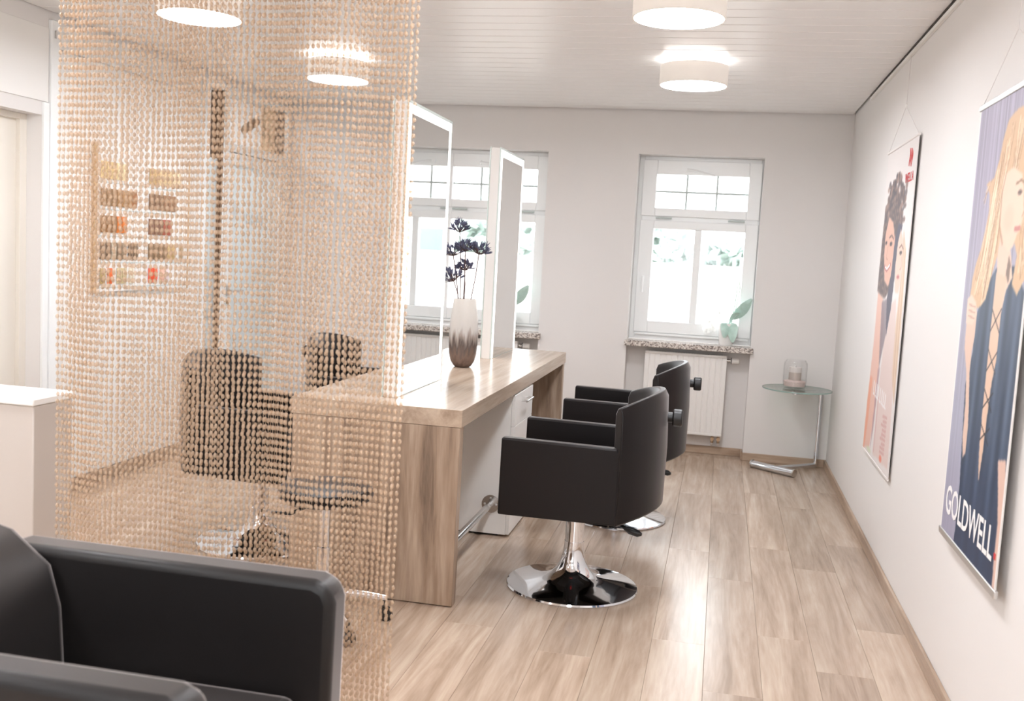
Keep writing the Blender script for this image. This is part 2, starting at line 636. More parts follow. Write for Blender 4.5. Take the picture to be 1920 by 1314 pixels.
# ------------------------------------------------------------------ windows
def window(num, w, label):
    cx = (w[0] + w[1]) / 2
    hw = (w[1] - w[0]) / 2
    root = bpy.data.objects.new('window_%d' % num, None)
    COL.objects.link(root)
    root.location = (cx, 0, 0)
    struct(root, label)
    Y = 7.70
    L0, R0 = -hw + .04, hw - .012
    # fixed frame
    f = MB()
    zb, zt = ZS, ZT - .035
    f.box(-hw, L0, Y, Y + .07, zb, ZT)
    f.box(R0, hw, Y, Y + .07, zb, ZT)
    f.box(L0, R0, Y, Y + .07, zt, ZT)
    f.box(L0, R0, Y, Y + .07, zb, .90)
    f.box(L0, R0, Y, Y + .07, 1.735, 1.785)
    f.build('frame', M_PVC, root, bevel=.004)
    gl, gr = -.319, .357         # glass edges, from the middle of the opening
    # upper sash
    s = MB()
    s.box(L0 - .008, gl, Y - .018, Y + .05, 1.775, 2.195)
    s.box(gr, R0 + .006, Y - .018, Y + .05, 1.775, 2.195)
    s.box(gl, gr, Y - .018, Y + .05, 2.09, 2.195)
    s.box(gl, gr, Y - .018, Y + .05, 1.775, 1.838)
    up = s.build('sash', M_PVC, root, bevel=.005)
    MB().box(gl - .005, gr + .005, Y + .02, Y + .026, 1.833, 2.095).build('pane', M_GLASS, up)
    for fx in (.335, .665):
        xx = gl + (gr - gl) * fx
        MB().box(xx - .008, xx + .008, Y + .013, Y + .019, 1.838, 2.09).build('glazing_bar', M_GREYBAR, up)
    MB().box(gl, gr, Y + .014, Y + .0185, 1.954, 1.970).build('glazing_bar', M_GREYBAR, up)
    # lower sash
    ml, mr = -.011, .041
    s = MB()
    s.box(L0 - .008, gl, Y - .018, Y + .05, .895, 1.745)
    s.box(gr, R0 + .006, Y - .018, Y + .05, .895, 1.745)
    s.box(gl, gr, Y - .018, Y + .05, 1.683, 1.745)
    s.box(gl, gr, Y - .018, Y + .05, .895, .985)
    s.box(ml, mr, Y - .016, Y + .05, .985, 1.683)
    lo = s.build('sash', M_PVC, root, bevel=.005)
    MB().box(gl - .005, ml + .005, Y + .02, Y + .026, .98, 1.688).build('pane', M_GLASS, lo)
    MB().box(mr - .005, gr + .005, Y + .02, Y + .026, .98, 1.688).build('pane', M_GLASS, lo)
    MB().box(L0 + .01, R0 - .01, Y - .022, Y - .001, .875, .893).build('weather_bar', M_PVC, root, bevel=.003)
    # tilt lever on the upper sash, handle, hinges
    h = MB()
    h.tube([(-.10, Y - .03, 2.128), (-.02, Y - .032, 2.118), (.11, Y - .03, 2.088)], [.010, .009, .006], 8)
    h.box(-.13, -.09, Y - .03, Y - .018, 2.11, 2.145)
    h.build('tilt_lever', M_PVC, root)
    h = MB()
    h.box(L0 + .03, L0 + .055, Y - .03, Y - .018, 1.26, 1.34)
    h.tube([(L0 + .042, Y - .03, 1.315), (L0 + .042, Y - .06, 1.315), (L0 + .042, Y - .062, 1.20)], [.009, .009, .008], 8)
    h.build('handle', M_PVC, root)
    for xx in (gl + .07, gr - .07):
        MB().tube([(xx - .06, Y - .024, 1.762), (xx + .06, Y - .024, 1.762)], .007, 8).build('hinge', M_GREYBAR, root)
    MB().box(-hw - .015, hw + .018, YF - .045, NICHE + .01, ZS - .042, ZS, 0).build('sill', M_GRANITE, root, bevel=.004)
    return root


window(1, W1, 'white framed window with an orchid on its granite sill')
window(2, W2, 'white framed window half hidden behind the upright mirrors')

# ------------------------------------------------------------------ doors in the left wall
root = bpy.data.objects.new('door_1', None)
COL.objects.link(root)
root.location = (XL, 0, 0)
struct(root, 'white glazed entrance door with frosted panes and a transom')
X0, X1 = -.08, .015
f = MB()
f.box(X0, X1, 6.17, 6.245, 0, 2.49)
f.box(X0, X1, 7.505, 7.545, 0, 2.49)
f.box(X0, X1, 6.245, 7.505, 2.445, 2.49)
f.box(X0, X1, 6.465, 6.545, 0, 2.445)
f.box(X0, X1, 6.545, 7.505, 2.045, 2.105)
MB().box(X0, X1 - .004, 6.447, 6.464, 0, 2.444).build('door_seal', M_SEAL, root)
f.build('frame', M_PVC, root, bevel=.004)
MB().box(-.03, -.022, 6.245, 6.455, 1.98, 2.445).build('pane', M_GLASS, root)
MB().box(-.03, -.022, 6.245, 6.455, 0.02, 1.98).build('pane', M_FROST, root)
MB().box(-.03, -.022, 6.545, 7.505, 2.105, 2.445).build('transom_pane', M_GLASS, root)
lf = MB()
lf.box(-.06, .0, 6.55, 6.64, .01, 2.04)
lf.box(-.06, .0, 7.41, 7.50, .01, 2.04)
lf.box(-.06, .0, 6.64, 7.41, 1.96, 2.04)
lf.box(-.06, .0, 6.64, 7.41, .01, .15)
leaf = lf.build('leaf', M_PVC, root, bevel=.004)
MB().box(-.034, -.026, 6.635, 7.415, .145, 1.965).build('pane', M_FROST, leaf)
for z in (1.20, 1.155, 1.06, 1.015, .92, .875):
    MB().box(-.025, -.023, 7.02, 7.34, z, z + .022).build('frosted_stripe', M_STRIPE, leaf)
    MB().box(-.033, -.031, 6.26, 6.45, z, z + .018).build('frosted_stripe', M_TAN, root)
lt = MB()
for rz, n_ in ((1.59, 9), (1.545, 7)):
    for i in range(n_):
        yy = 6.86 + i * .042 + (0 if n_ == 9 else .04)
        lt.box(-.0255, -.024, yy, yy + .016, rz, rz + .03)
lt.build('lettering', M_GREYTXT, leaf)
h = MB()
h.box(0, .01, 6.57, 6.61, 1.03, 1.10)
h.tube([(.008, 6.59, 1.065), (.05, 6.59, 1.065), (.055, 6.61, 1.065), (.055, 6.72, 1.062)], .009, 8)
h.build('handle', M_STEEL, leaf)
MB().tube([(0, 6.59, .985), (.012, 6.59, .985)], .016, 12).build('lock_rosette', M_BRASS, leaf)
MB().box(.015, .03, 7.505, 7.535, 1.77, 1.86).build('hinge', M_PVC, root, bevel=.004)
MB().box(-.20, -.15, 6.66, 6.79, 2.07, 2.46).build('timber_post', M_TAN, root)
MB().box(-.20, -.15, 6.56, 6.76, 1.77, 1.815).build('timber_post', M_TAN, root)
MB().box(-.20, -.085, 7.47, 7.499, 2.10, 2.46).build('timber_post', M_TAN, root)
MB().box(-.085, -.03, 7.495, 7.505, 2.105, 2.445).build('door_seal', M_SEAL, root)

root = bpy.data.objects.new('door_2', None)
COL.objects.link(root)
root.location = (XL, 0, 0)
struct(root, 'closed cream door set back in the left wall behind the desk')
MB().box(-.15, -.11, D2[0], D2[1] - .002, 0.005, D2[2]).build('leaf', M_DOOR, root)
f = MB()
f.box(-.11, -.085, D2[1] - .05, D2[1], 0, D2[2])
f.box(-.11, -.085, D2[0], D2[1] - .05, D2[2] - .03, D2[2])
f.build('frame', M_DOOR, root, bevel=.002)
MB().box(0, .008, 3.55, 4.628, 2.083, 2.455).build('over_panel', M_PANEL, root, bevel=.002)
MB().box(0, .014, D2[1], 4.628, 0, 2.08).build('architrave', M_PVC, root, bevel=.002)

# vestibule behind the entrance door
v = MB()
v.box(-5.4, -5.2, 5.3, 8.3, -.1, 2.8)
v.box(-5.2, XL - .2, 5.3, 5.5, -.1, 2.8)
v.box(-5.2, XL - .2, 8.3, 8.5, -.1, 2.8)
v.box(-5.2, XL - .2, 7.55, 7.85, -.1, 2.8)
v.box(-5.2, XL - .2, 5.5, 8.3, 2.7, 2.8)
v.box(-5.2, XL - .2, 5.5, 8.3, -.1, 0)
struct(v.build('wall_vestibule', M_WALL), 'white vestibule behind the entrance door')
t = thing('vestibule_fill_lamp', 'unseen fill lamp added to brighten the white vestibule', 'lamp', (-4.4, 6.6, 2.7))  # added out of view, only to brighten the vestibule
MB().lathe([(.16, -.05), (.17, -.04), (.17, 0)], 24).build('base', M_WHITE, t)
MB().lathe([(.15, -.062), (.15, -.05)], 24).build('diffuser', M_VFILL, t)
t = thing('hanging_spotlight', 'small grey spotlight on a wire behind the glass above the entrance door', 'spotlight', (-3.70, 7.40, 2.33))
MB().tube([(0, 0, .31), (0, 0, .02)], .004, 6).build('wire', M_BRASS, t)
b = MB()
b.tube([(0, -.10, -.045), (0, .075, .035)], .034, 12)
b.tube([(0, -.13, -.06), (0, -.10, -.045)], [.026, .034], 12)
b.build('body', M_BRASS, t)
MB().tube([(0, 0, .02), (0, .08, .06), (0, .13, .055), (0, .2, .06)], .003, 6).build('cable', M_BRASS, t)

# ------------------------------------------------------------------ ceiling lamps
lamp_src = None
names = {(0, 0): 'white drum ceiling lamp cut by the top of the frame above the bare floor',
         (0, 1): 'white drum ceiling lamp between the styling chairs and the window',
         (1, 0): 'white drum ceiling lamp seen through the bead curtain, nearer the cream door',
         (1, 1): 'white drum ceiling lamp seen through the bead curtain, above the white mirrors'}
LAMPS = [(-.243, 4.115, 0, 0), (-.232, 5.655, 0, 1), (-2.335, 4.145, 1, 0), (-2.305, 5.695, 1, 1),
         (-.24, 2.575, 0, 2), (-2.34, 2.60, 1, 2), (-.24, 1.03, 0, 3), (-2.34, 1.05, 1, 3), (-.24, -.5, 0, 4), (-2.34, -.5, 1, 4)]
for lx, ly, a, c in LAMPS:
    lab = names.get((a, c), 'white drum ceiling lamp out of view, %s, %s row from back wall' % (('poster side', 'desk side')[a], {2: 'third', 3: 'second', 4: 'first'}.get(c)))
    if lamp_src is None:
        lamp_src = t = thing('ceiling_lamp', lab, 'ceiling lamp', (lx, ly, 2.40), group='drum lamps on the slatted ceiling')
        r = .184
        MB().lathe([(r, 0), (r, .105), (r - .006, .105), (r - .006, 0)], 48, closed=True).build('shade', M_DRUM, t)
        MB().lathe([(r - .007, .004), (r - .007, .012)], 48).build('diffuser', M_LAMP, t)
        MB().lathe([(r - .007, .096), (r - .007, .103)], 48).build('top_plate', M_WHITE, t)
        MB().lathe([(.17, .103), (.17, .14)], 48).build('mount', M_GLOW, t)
    else:
        t = copy_tree(lamp_src)
        t.location = (lx, ly, 2.40)
        t['label'] = lab

# ------------------------------------------------------------------ styling counter
WX0, WX1, WY0, WY1, WZ = -1.700, -0.972, 3.823, 6.515, 0.811
t = thing('styling_counter', 'double sided styling counter with grey brown wood worktop and end panels', 'counter', ((WX0 + WX1) / 2, WY0, 0))
hw = (WX1 - WX0) / 2
MB().box(-hw, hw, 0, WY1 - WY0, WZ - .071, WZ).build('worktop', M_LAM_GLARE, t, bevel=.002)
for y0 in (.0, WY1 - WY0 - .06):
    MB().box(-hw + .006, hw - .006, y0 + .002, y0 + .058, 0.004, WZ - .072).build('end_panel', M_LAM_Z, t, bevel=.0015)

t = thing('cabinet', 'white cabinet between the wood end panels under the counter', 'cabinet', (-1.335, 4.894, 0))
cw = .363
MB().box(-cw + .018, cw - .018, 0, .473, .012, .738).build('body', M_WHITE, t, bevel=.001)
MB().box(-cw + .06, cw - .06, .02, .45, 0, .012).build('plinth', M_BLACK, t)
for sx in (1, -1):
    xa, xb = sorted((sx * (cw - .017), sx * cw))
    dr = MB().box(xa, xb, .001, .472, .572, .733).build('drawer', M_WHITE, t, bevel=.001)
    do = MB().box(xa, xb, .001, .472, .014, .569).build('door', M_WHITE, t, bevel=.001)
    for pa, y0, y1, z in ((dr, .15, .32, .685), (do, .15, .32, .53)):
        if pa is do:
            continue
        h = MB()
        xo = sx * (cw + .03)
        h.tube([(xo, y0, z), (xo, y1, z)], .006, 10)
        for q in (y0 + .02, y1 - .02):
            h.tube([(sx * cw, q, z), (xo, q, z)], .005, 8)
        h.build('handle', M_STEEL, pa)

for y0, y1, lab in ((3.883, 4.893, 'chrome foot rail from the near wood panel to the white cabinet'),
                    (5.368, 6.453, 'chrome foot rail from the white cabinet to the far wood panel')):
    t = thing('foot_rail', lab, 'foot rail', (-1.072, y0, .167))
    ln = y1 - y0
    MB().tube([(0, .004, 0), (0, ln - .004, 0)], .017, 14).build('bar', M_STEEL, t)
    for q in (0, 1):
        fl_ = MB().tube([(0, q * (ln - .006), 0), (0, q * (ln - .006) + .006, 0)], .046, 20).build('flange', M_STEEL, t)
        for sx, sz in ((.03, 0), (-.03, 0), (0, .03)):
            MB().ball((sx, q * ln + (-.007 if q else .007), sz), .006, 8, 4).build('screw', M_ALU, fl_)

# ------------------------------------------------------------------ lit mirrors on the counter
def mirror_unit(y0, y1, label):
    t_ = thing('mirror_stand', label, 'mirror', (-1.342, y0, WZ), group='lit mirrors standing on the counter')
    ln, zt = y1 - y0, 2.05 - WZ
    MB().box(-.026, .026, .004, ln - .004, 0, zt - .004).build('body', M_WHITE, t_, bevel=.001)
    for s in (1, -1):
        xa, xb = sorted((s * .0265, s * .033))
        MB().box(xa, xb, 0, ln, 0, zt).build('glass_rim', M_MEDGE, t_, bevel=.0008)
        xa, xb = sorted((s * .0332, s * .0340))
        g, w_ = .014, .038
        MB().box(xa, xb, g + w_, ln - g - w_, .004, zt - g - w_).build('mirror_glass', M_MIRROR, t_)
        l_ = MB()
        l_.box(xa, xb, g, g + w_, .004, zt - g)
        l_.box(xa, xb, ln - g - w_, ln - g, .004, zt - g)
        l_.box(xa, xb, g + w_, ln - g - w_, zt - g - w_, zt - g)
        l_.build('light_strip', M_LED, t_)
    return t_


mirror_unit(4.0, 4.685, 'tall lit mirror panel at the near end of the counter, reflecting the window')
mirror_unit(5.755, 6.45, 'tall lit mirror panel behind the vase, reflecting a plain wall')

# ------------------------------------------------------------------ salon chairs (facing -x in their own frame)
def arc_shell(n, r_out, half, x_end, thick, z_bot, z_top):
    """Concave back: plan arc bulging to +x, top rim higher in the middle."""
    bb = MB()
    sag = .165
    rad = (half * half + sag * sag) / (2 * sag)
    cx = x_end + sag - rad
    a0 = math.asin(half / rad)
    rings = []
    for i in range(n + 1):
        a = -a0 + 2 * a0 * i / n
        u = abs(a / a0)
        zt = z_top - (.055 * u ** 2.2)
        zb = z_bot + .04 * (1 - u ** 2)
        ring = []
        for (dr, z) in ((0, zb + .01), (0.004, zb + (zt - zb) * .5), (-.004, zt - .03), (-.02, zt), (-thick + .012, zt - .004), (-thick - .004, zt - .03), (-thick, zb + (zt - zb) * .45), (-thick + .0, zb + .01), (-thick + .012, zb), (-.012, zb)):
            rr = rad + dr
            ring.append((cx + rr * math.cos(a), rr * math.sin(a), z))
        rings.append(ring)
    k_ = len(rings[0])
    vs = [p for r_ in rings for p in r_]
    fs = []
    for i in range(n):
        for j in range(k_):
            j2 = (j + 1) % k_
            fs.append((i * k_ + j, i * k_ + j2, (i + 1) * k_ + j2, (i + 1) * k_ + j))
    fs.append(tuple(range(k_)))
    fs.append(tuple(n * k_ + j for j in range(k_))[::-1])
    bb.add(vs, fs)
    return bb


def make_chair(label, loc, rz):
    t_ = thing('salon_chair', label, 'chair', loc, rz, 'black hydraulic styling chairs along the counter')
    MB().lathe([(.262, 0), (.287, 0), (.29, .006), (.286, .013), (.255, .019), (.20, .028), (.15, .038), (.115, .049), (.090, .064), (.072, .084), (.058, .112), (.049, .145), (.044, .18), (.0425, .205)], 64).build('base', M_CHROME, t_)
    MB().lathe([(.0415, .20), (.0415, .352), (.036, .353), (.036, .37)], 32).build('pole', M_CHROME, t_)
    b_ = MB()
    b_.box(-.16, .12, -.11, .11, .352, .40)
    b_.build('seat_plate', M_BLACK, t_, bevel=.006)
    MB().box(-.27, .235, -.243, .243, .40, .515).build('seat', M_LEATHER, t_, bevel=.025, seg=3)
    for s in (-1, 1):
        ya, yb = sorted((s * .25, s * .302))
        MB().prism([(-.29, .366), (-.288, .690), (.19, .684), (.205, .66), (.212, .366)], 'Y', ya, yb).build('armrest', M_LEATHER, t_, bevel=.009, seg=3)
    arc_shell(20, 0, .315, .205, .055, .365, .905).build('backrest', M_LEATHER, t_, bevel=.004)
    h_ = MB()
    h_.tube([(.35, 0, .785), (.392, 0, .785)], .022, 16)
    h_.tube([(.388, 0, .785), (.394, 0, .785), (.424, 0, .785), (.43, 0, .785)], [.032, .037, .037, .032], 24)
    h_.build('headrest_knob', M_BLACK, t_)
    l_ = MB().tube([(.05, -.09, .345), (.18, -.125, .335), (.235, -.14, .318)], .006, 8).build('lever', M_BLACK, t_)
    MB().tube([(.225, -.138, .322), (.25, -.143, .314), (.285, -.152, .308), (.30, -.156, .306)], [.008, .015, .015, .006], 10).build('lever_grip', M_BLACK, l_)
    MB().box(-.035, .02, -.13, -.112, .350, .360).build('red_tag', M_RED, t_)
    return t_


ch = make_chair('black styling chair nearest the camera on the window side, on a round chrome base', (-.552, 4.275, 0), 0)
for lab, loc, rz in (('black styling chair behind the nearest one, in front of the radiator', (-.50, 5.53, 0), 0.03),
                     ('black styling chair seen through the bead curtain, beside the wood end panel', (-2.085, 4.36, 0), PI - .10),
                     ('black styling chair seen through the curtain above the worktop, farther back', (-2.01, 5.62, 0), PI - .06)):
    c = copy_tree(ch)
    c.location = loc
    c.rotation_euler = (0, 0, rz)
    c['label'] = lab

# ------------------------------------------------------------------ tub armchair in the near corner
t = thing('armchair', 'black padded tub armchair with thick rounded arms in front of the curtain', 'chair', (-1.20, 1.79, 0))
prof = [(-.46, .26), (-.48, .62), (-.44, .69), (.35, .69), (.385, .675), (.40, .64), (.395, .26)]
for s in (-1, 1):
    ya, yb = sorted((s * .266, s * .362))
    MB().prism(prof, 'Y', ya, yb).build('armrest', M_LEATHER2, t, bevel=.022, seg=4)
MB().box(-.25, .33, -.264, .264, .26, .425).build('seat', M_LEATHER2, t, bevel=.03, seg=4)
bk = MB()
bk.prism([(-.60, .26), (-.25, .26), (-.27, .56), (-.30, .66), (-.40, .735), (-.50, .762), (-.55, .74)], 'Y', -.264, .264)
bk.build('backrest', M_LEATHER2, t, bevel=.028, seg=4)
MB().box(-.42, .34, -.33, .33, .20, .262).build('frame', M_BLACK, t, bevel=.01)
for sx in (-.36, .28):
    for sy in (-.28, .28):
        MB().tube([(sx, sy, 0), (sx, sy, .20)], [.018, .022], 12).build('leg', M_CHROME, t)

# ------------------------------------------------------------------ rolling stool behind the curtain
t = thing('rolling_stool', 'round black rolling stool on a chrome star base behind the bead curtain', 'stool', (-1.405, 3.50, 0))
MB().lathe([(.12, .482), (.165, .484), (.178, .496), (.18, .515), (.172, .532), (.14, .540), (.0, .543)], 40).build('seat', M_LEATHER, t)
MB().lathe([(.026, .10), (.026, .30), (.020, .302), (.020, .46)], 24).build('column', M_CHROME, t)
MB().lathe([(.07, .462), (.07, .481)], 24).build('seat_plate', M_BLACK, t)
MB().tube([(0, 0, .45), (-.07, -.02, .45), (-.12, -.04, .425), (-.19, -.06, .425)], .007, 8).build('lever', M_BLACK, t)
hub = MB().lathe([(.034, .085), (.04, .10), (.036, .16), (.028, .18)], 24).build('hub', M_CHROME, t)
for k in range(5):
    a = math.radians(27 + 72 * k)
    ca, sa = math.cos(a), math.sin(a)
    ex, ey = .245 * ca, .245 * sa
    MB().tube([(.03 * ca, .03 * sa, .125), (.15 * ca, .15 * sa, .108), (ex, ey, .088)], [.021, .018, .014], 10).build('arm', M_CHROME, t)
    cs = MB()
    cs.tube([(ex, ey, .088), (ex, ey, .05)], .008, 8)
    cs.build('caster', M_BLACK, t)
    for s in (-1, 1):
        wx, wy = ex - sa * .013 * s, ey + ca * .013 * s
        MB().tube([(wx - sa * .007, wy + ca * .007, .026), (wx + sa * .007, wy - ca * .007, .026)], .026, 16).build('wheel', M_BLACK, t)

# ------------------------------------------------------------------ reception desk at the left
t = thing('reception_desk', 'white glossy reception desk cut by the picture edge, beside the curtain', 'desk', (-2.85, 3.16, 0))
MB().box(-.40, .528, -.105, .11, .0, .822).build('body', M_DESK, t, bevel=.004)
MB().box(-.42, .535, -.115, .118, .823, .85).build('top', M_DESKTOP, t, bevel=.005)

# ------------------------------------------------------------------ bead curtain
def curtain():
    YC, xa, xb = 2.60, -1.905, -.845
    z_top, z_bot = 2.505, .03
    dz = .0211
    nz = int((z_top - z_bot) / dz)
    # one low ball
    n, h_ = 8, 6
    bb = MB().ball((0, 0, 0), 1.0, n, h_)
    bv = np.array(bb.v)
    tri = np.array([q for q in bb.f if len(q) == 3])
    quad = np.array([q for q in bb.f if len(q) == 4])
    cen, rad = [], []
    rr = np.random.RandomState(3)
    strands = []
    for row, (pitch, dy) in enumerate(((.0150, 0.0), (.0172, .055))):
        x_ = xa + .004 * row
        while x_ < xb:
            strands.append((x_ + rr.uniform(-.0010, .0010), YC + dy + .012 * math.sin(x_ * 19 + row), row))
            x_ += pitch
    th = MB()
    for sx, sy, row in strands:
        ph = .5 + .22 * math.sin(sx * 7 + row * 2) + .3 * row + rr.uniform(-.05, .05)
        zz = z_top - .02 - dz * (np.arange(nz) + ph)
        k_ = np.arange(nz)
        amp = rr.uniform(.0003, .0009)
        px = sx + amp * np.where(k_ % 2 == 0, 1, -1) + .0022 * np.sin(zz * 1.7 + rr.uniform(-.4, .4) + sx * 9)
        cen.append(np.stack([px, np.full(nz, sy) + rr.uniform(-.003, .003, nz), zz], 1))
        th.tube([(sx, sy, z_top), (sx, sy, z_bot)], .0009, 3, caps=False)
    cen = np.concatenate(cen)
    nb = len(cen)
    r_ = np.array([.0053, .0053, .0071])
    V = (bv[None] * r_ + cen[:, None, :]).reshape(-1, 3)
    off = (np.arange(nb) * len(bv))[:, None, None]
    T = (tri[None] + off).reshape(-1)
    Q = (quad[None] + off).reshape(-1)
    nv0 = len(V)
    tv = np.array(th.v)
    tq = np.array(th.f) + nv0
    V = np.concatenate([V, tv])
    Q = np.concatenate([Q, tq.reshape(-1)])
    loops = np.concatenate([T, Q])
    sizes = np.concatenate([np.full(len(T) // 3, 3), np.full(len(Q) // 4, 4)])
    starts = np.concatenate([[0], np.cumsum(sizes)[:-1]])
    me = bpy.data.meshes.new('bead_curtain')
    me.vertices.add(len(V))
    me.vertices.foreach_set('co', V.reshape(-1))
    me.loops.add(len(loops))
    me.loops.foreach_set('vertex_index', loops.astype(np.int32))
    me.polygons.add(len(sizes))
    me.polygons.foreach_set('loop_start', starts.astype(np.int32))
    me.polygons.foreach_set('use_smooth', np.ones(len(sizes), dtype=bool))
    me.update(calc_edges=True)
    me.validate()
    me.materials.append(M_BEAD)
    o = bpy.data.objects.new('bead_curtain', me)
    COL.objects.link(o)
    tag(o, 'champagne bead string curtain hanging in front of the styling counter', 'curtain', kind='stuff')
    MB().box(xa - .02, xb + .02, YC - .03, YC + .09, z_top, H - .001).build('rail', M_ALU, o, bevel=.003)
    return o


curtain()

# ------------------------------------------------------------------ radiators in the niches
rad_src = None
for w, lab in ((W1, 'white ribbed radiator under the window with the orchid'), (W2, 'white ribbed radiator under the window behind the mirrors')):
    cx = (w[0] + w[1]) / 2
    if rad_src is None:
        rad_src = t = thing('radiator', lab, 'radiator', (cx, 0, 0), group='white panel radiators below the windows')
        x0, x1, z0, z1, yf = -.312, .292, .155, .765, 7.575
        pts = []
        n_ = 14
        pw = (x1 - x0 - .03) / n_
        pts = [(x0, yf + .012), (x0, yf), (x0 + .015, yf)]
        for i in range(n_):
            a = x0 + .015 + i * pw
            pts += [(a + pw * .36, yf), (a + pw * .44, yf + .006), (a + pw * .56, yf + .006), (a + pw * .64, yf)]
        pts += [(x1 - .015, yf), (x1, yf), (x1, yf + .012)]
        MB().prism(pts, 'Z', z0 + .02, z1 - .02).build('front_panel', M_WHITE, t)
        e = MB()
        e.box(x0, x1, yf - .001, yf + .012, z1 - .02, z1)
        e.box(x0, x1, yf - .001, yf + .012, z0, z0 + .02)
        e.build('panel_rim', M_WHITE, t, bevel=.004)
        MB().box(x0 + .003, x1 - .003, yf + .014, yf + .085, z0 + .004, z1 - .006).build('core', M_WHITE, t, bevel=.003)
        g = MB()
        for i in range(28):
            a = x0 + .02 + i * (x1 - x0 - .04) / 28
            g.box(a, a + .010, yf + .02, yf + .075, z1 - .006, z1 - .002)
        g.build('top_grille', M_GREYBAR, t)
        vb = MB()
        vb.tube([(x1, yf + .04, .728), (x1 + .03, yf + .04, .728)], .012, 12)
        vb.build('valve', M_STEEL, t)
        kn = MB().tube([(x1 + .028, yf + .04, .728), (x1 + .034, yf + .04, .728), (x1 + .085, yf + .04, .728), (x1 + .09, yf + .04, .728)], [.019, .022, .020, .016], 16)
        kn.build('thermostat', M_WHITE, t)
        MB().tube([(x1 + .030, yf + .04, .728), (x1 + .036, yf + .04, .728)], .0235, 16).build('thermostat_ring', M_BLACK, t)
        for xx in (x1 - .065, x1 - .02):
            MB().tube([(xx, yf + .04, .10), (xx, yf + .04, .158)], .011, 10).build('pipe', M_BRASS, t)
            MB().tube([(xx, yf + .02, .13), (xx, yf + .06, .13)], .014, 10).build('lockshield', M_BRASS, t)
            MB().tube([(xx, yf + .04, .10), (xx, yf + .06, .08), (xx, NICHE, .08)], .009, 10).build('pipe', M_WHITE, t)
    else:
        t = copy_tree(rad_src)
        t.location = (cx, 0, 0)
        t['label'] = lab

# ------------------------------------------------------------------ side table, candle jar
TX, TY, TZ = .572, 7.29, .597
t = thing('side_table', 'small round glass side table with a chrome c-shaped stand in the corner', 'table', (TX, TY, 0))
MB().lathe([(.0, 0), (.235, 0), (.238, .003), (.238, .006), (.235, .009), (0, .009)], 56, (0, 0, TZ - .009)).build('glass_top', M_TGLASS, t)
MB().lathe([(.2385, .001), (.2395, .003), (.2395, .007), (.2385, .009), (.2375, .005)], 56, (0, 0, TZ - .009), closed=True).build('glass_edge', M_EDGE, t)
px, py = .755 - TX, 7.48 - TY
MB().tube([(px, py, .03), (px, py, TZ - .035)], .016, 16).build('post', M_CHROME, t)
arm = MB().box(-.035, px + .016, -.012, .012, -.012, .012).build('arm', M_CHROME, t, loc=(0, 0, 0), bevel=.003)
dx, dy = px, py
ang = math.atan2(dy, dx)
arm.location = (0, 0, TZ - .029)
arm.rotation_euler = (0, 0, ang)
ln = math.hypot(dx, dy)
for vtx in arm.data.vertices:
    if vtx.co.x > 0:
        vtx.co.x = ln
MB().tube([(-.02 * math.cos(ang), -.02 * math.sin(ang), TZ - .04), (-.02 * math.cos(ang), -.02 * math.sin(ang), TZ - .0095)], .022, 16).build('top_plate', M_CHROME, t)
ax, ay, bx_, by_ = .31 - TX, 7.315 - TY, .578 - TX, 7.095 - TY
mx_, my_ = (ax + bx_) / 2, (ay + by_) / 2
MB().tube([(mx_, my_, .028), (px, py, .028)], .016, 16).build('floor_bar', M_CHROME, t)
MB().tube([(ax, ay, .026), (bx_, by_, .026)], .026, 20).build('cross_bar', M_CHROME, t)
for (qx, qy), s in (((ax, ay), -1), ((bx_, by_), 1)):
    ux, uy = (bx_ - ax), (by_ - ay)
    ul = math.hypot(ux, uy)
    ux, uy = ux / ul * s, uy / ul * s
    MB().tube([(qx, qy, .0285), (qx + ux * .01, qy + uy * .01, .0285)], .0285, 20).build('end_cap', M_STEEL, t)

JX, JY = .552, 7.31
t = thing('candle_jar', 'clear glass jar with a candle on pale sand on the side table', 'candle jar', (JX, JY, TZ))
MB().lathe([(.066, 0), (.078, .012), (.082, .05), (.082, .15), (.079, .18), (.068, .196), (.066, .20), (.064, .198), (.077, .178), (.079, .15), (.079, .05), (.075, .016), (.0, .012)], 40).build('glass', M_JAR, t)
MB().lathe([(.0, .014), (.072, .016), (.077, .05), (.04, .058), (0, .060)], 32).build('sand', M_SAND, t)
cd = MB()
cd.lathe([(.043, 0), (.043, .055)], 28, (0, 0, .058))
cndl = cd.build('candle', M_WAX, t)
MB().lathe([(.0435, .0), (.0435, .036), (.036, .038), (.0, .030)], 28, (0, 0, .113)).build('pale_rim', M_WAX2, cndl)
MB().tube([(0, 0, .14), (.002, 0, .158)], .0015, 5).build('wick', M_BLACK, cndl)

# ------------------------------------------------------------------ vase and dried flowers
VX, VY = -1.355, 5.27
vz = WZ
t = thing('vase', 'tall glass vase, smoky brown below and milky white above, on the counter', 'vase', (VX, VY, vz))
outer = [(.0, 0), (.038, .0), (.050, .008), (.066, .035), (.075, .075), (.079, .13), (.079, .19), (.075, .26), (.067, .33), (.061, .372)]
inner = [(.058, .372), (.064, .33), (.072, .26), (.076, .19), (.076, .13), (.071, .075), (.060, .035), (.04, .016), (0, .014)]
MB().lathe(outer + inner, 48).build('glass', M_VASE, t)


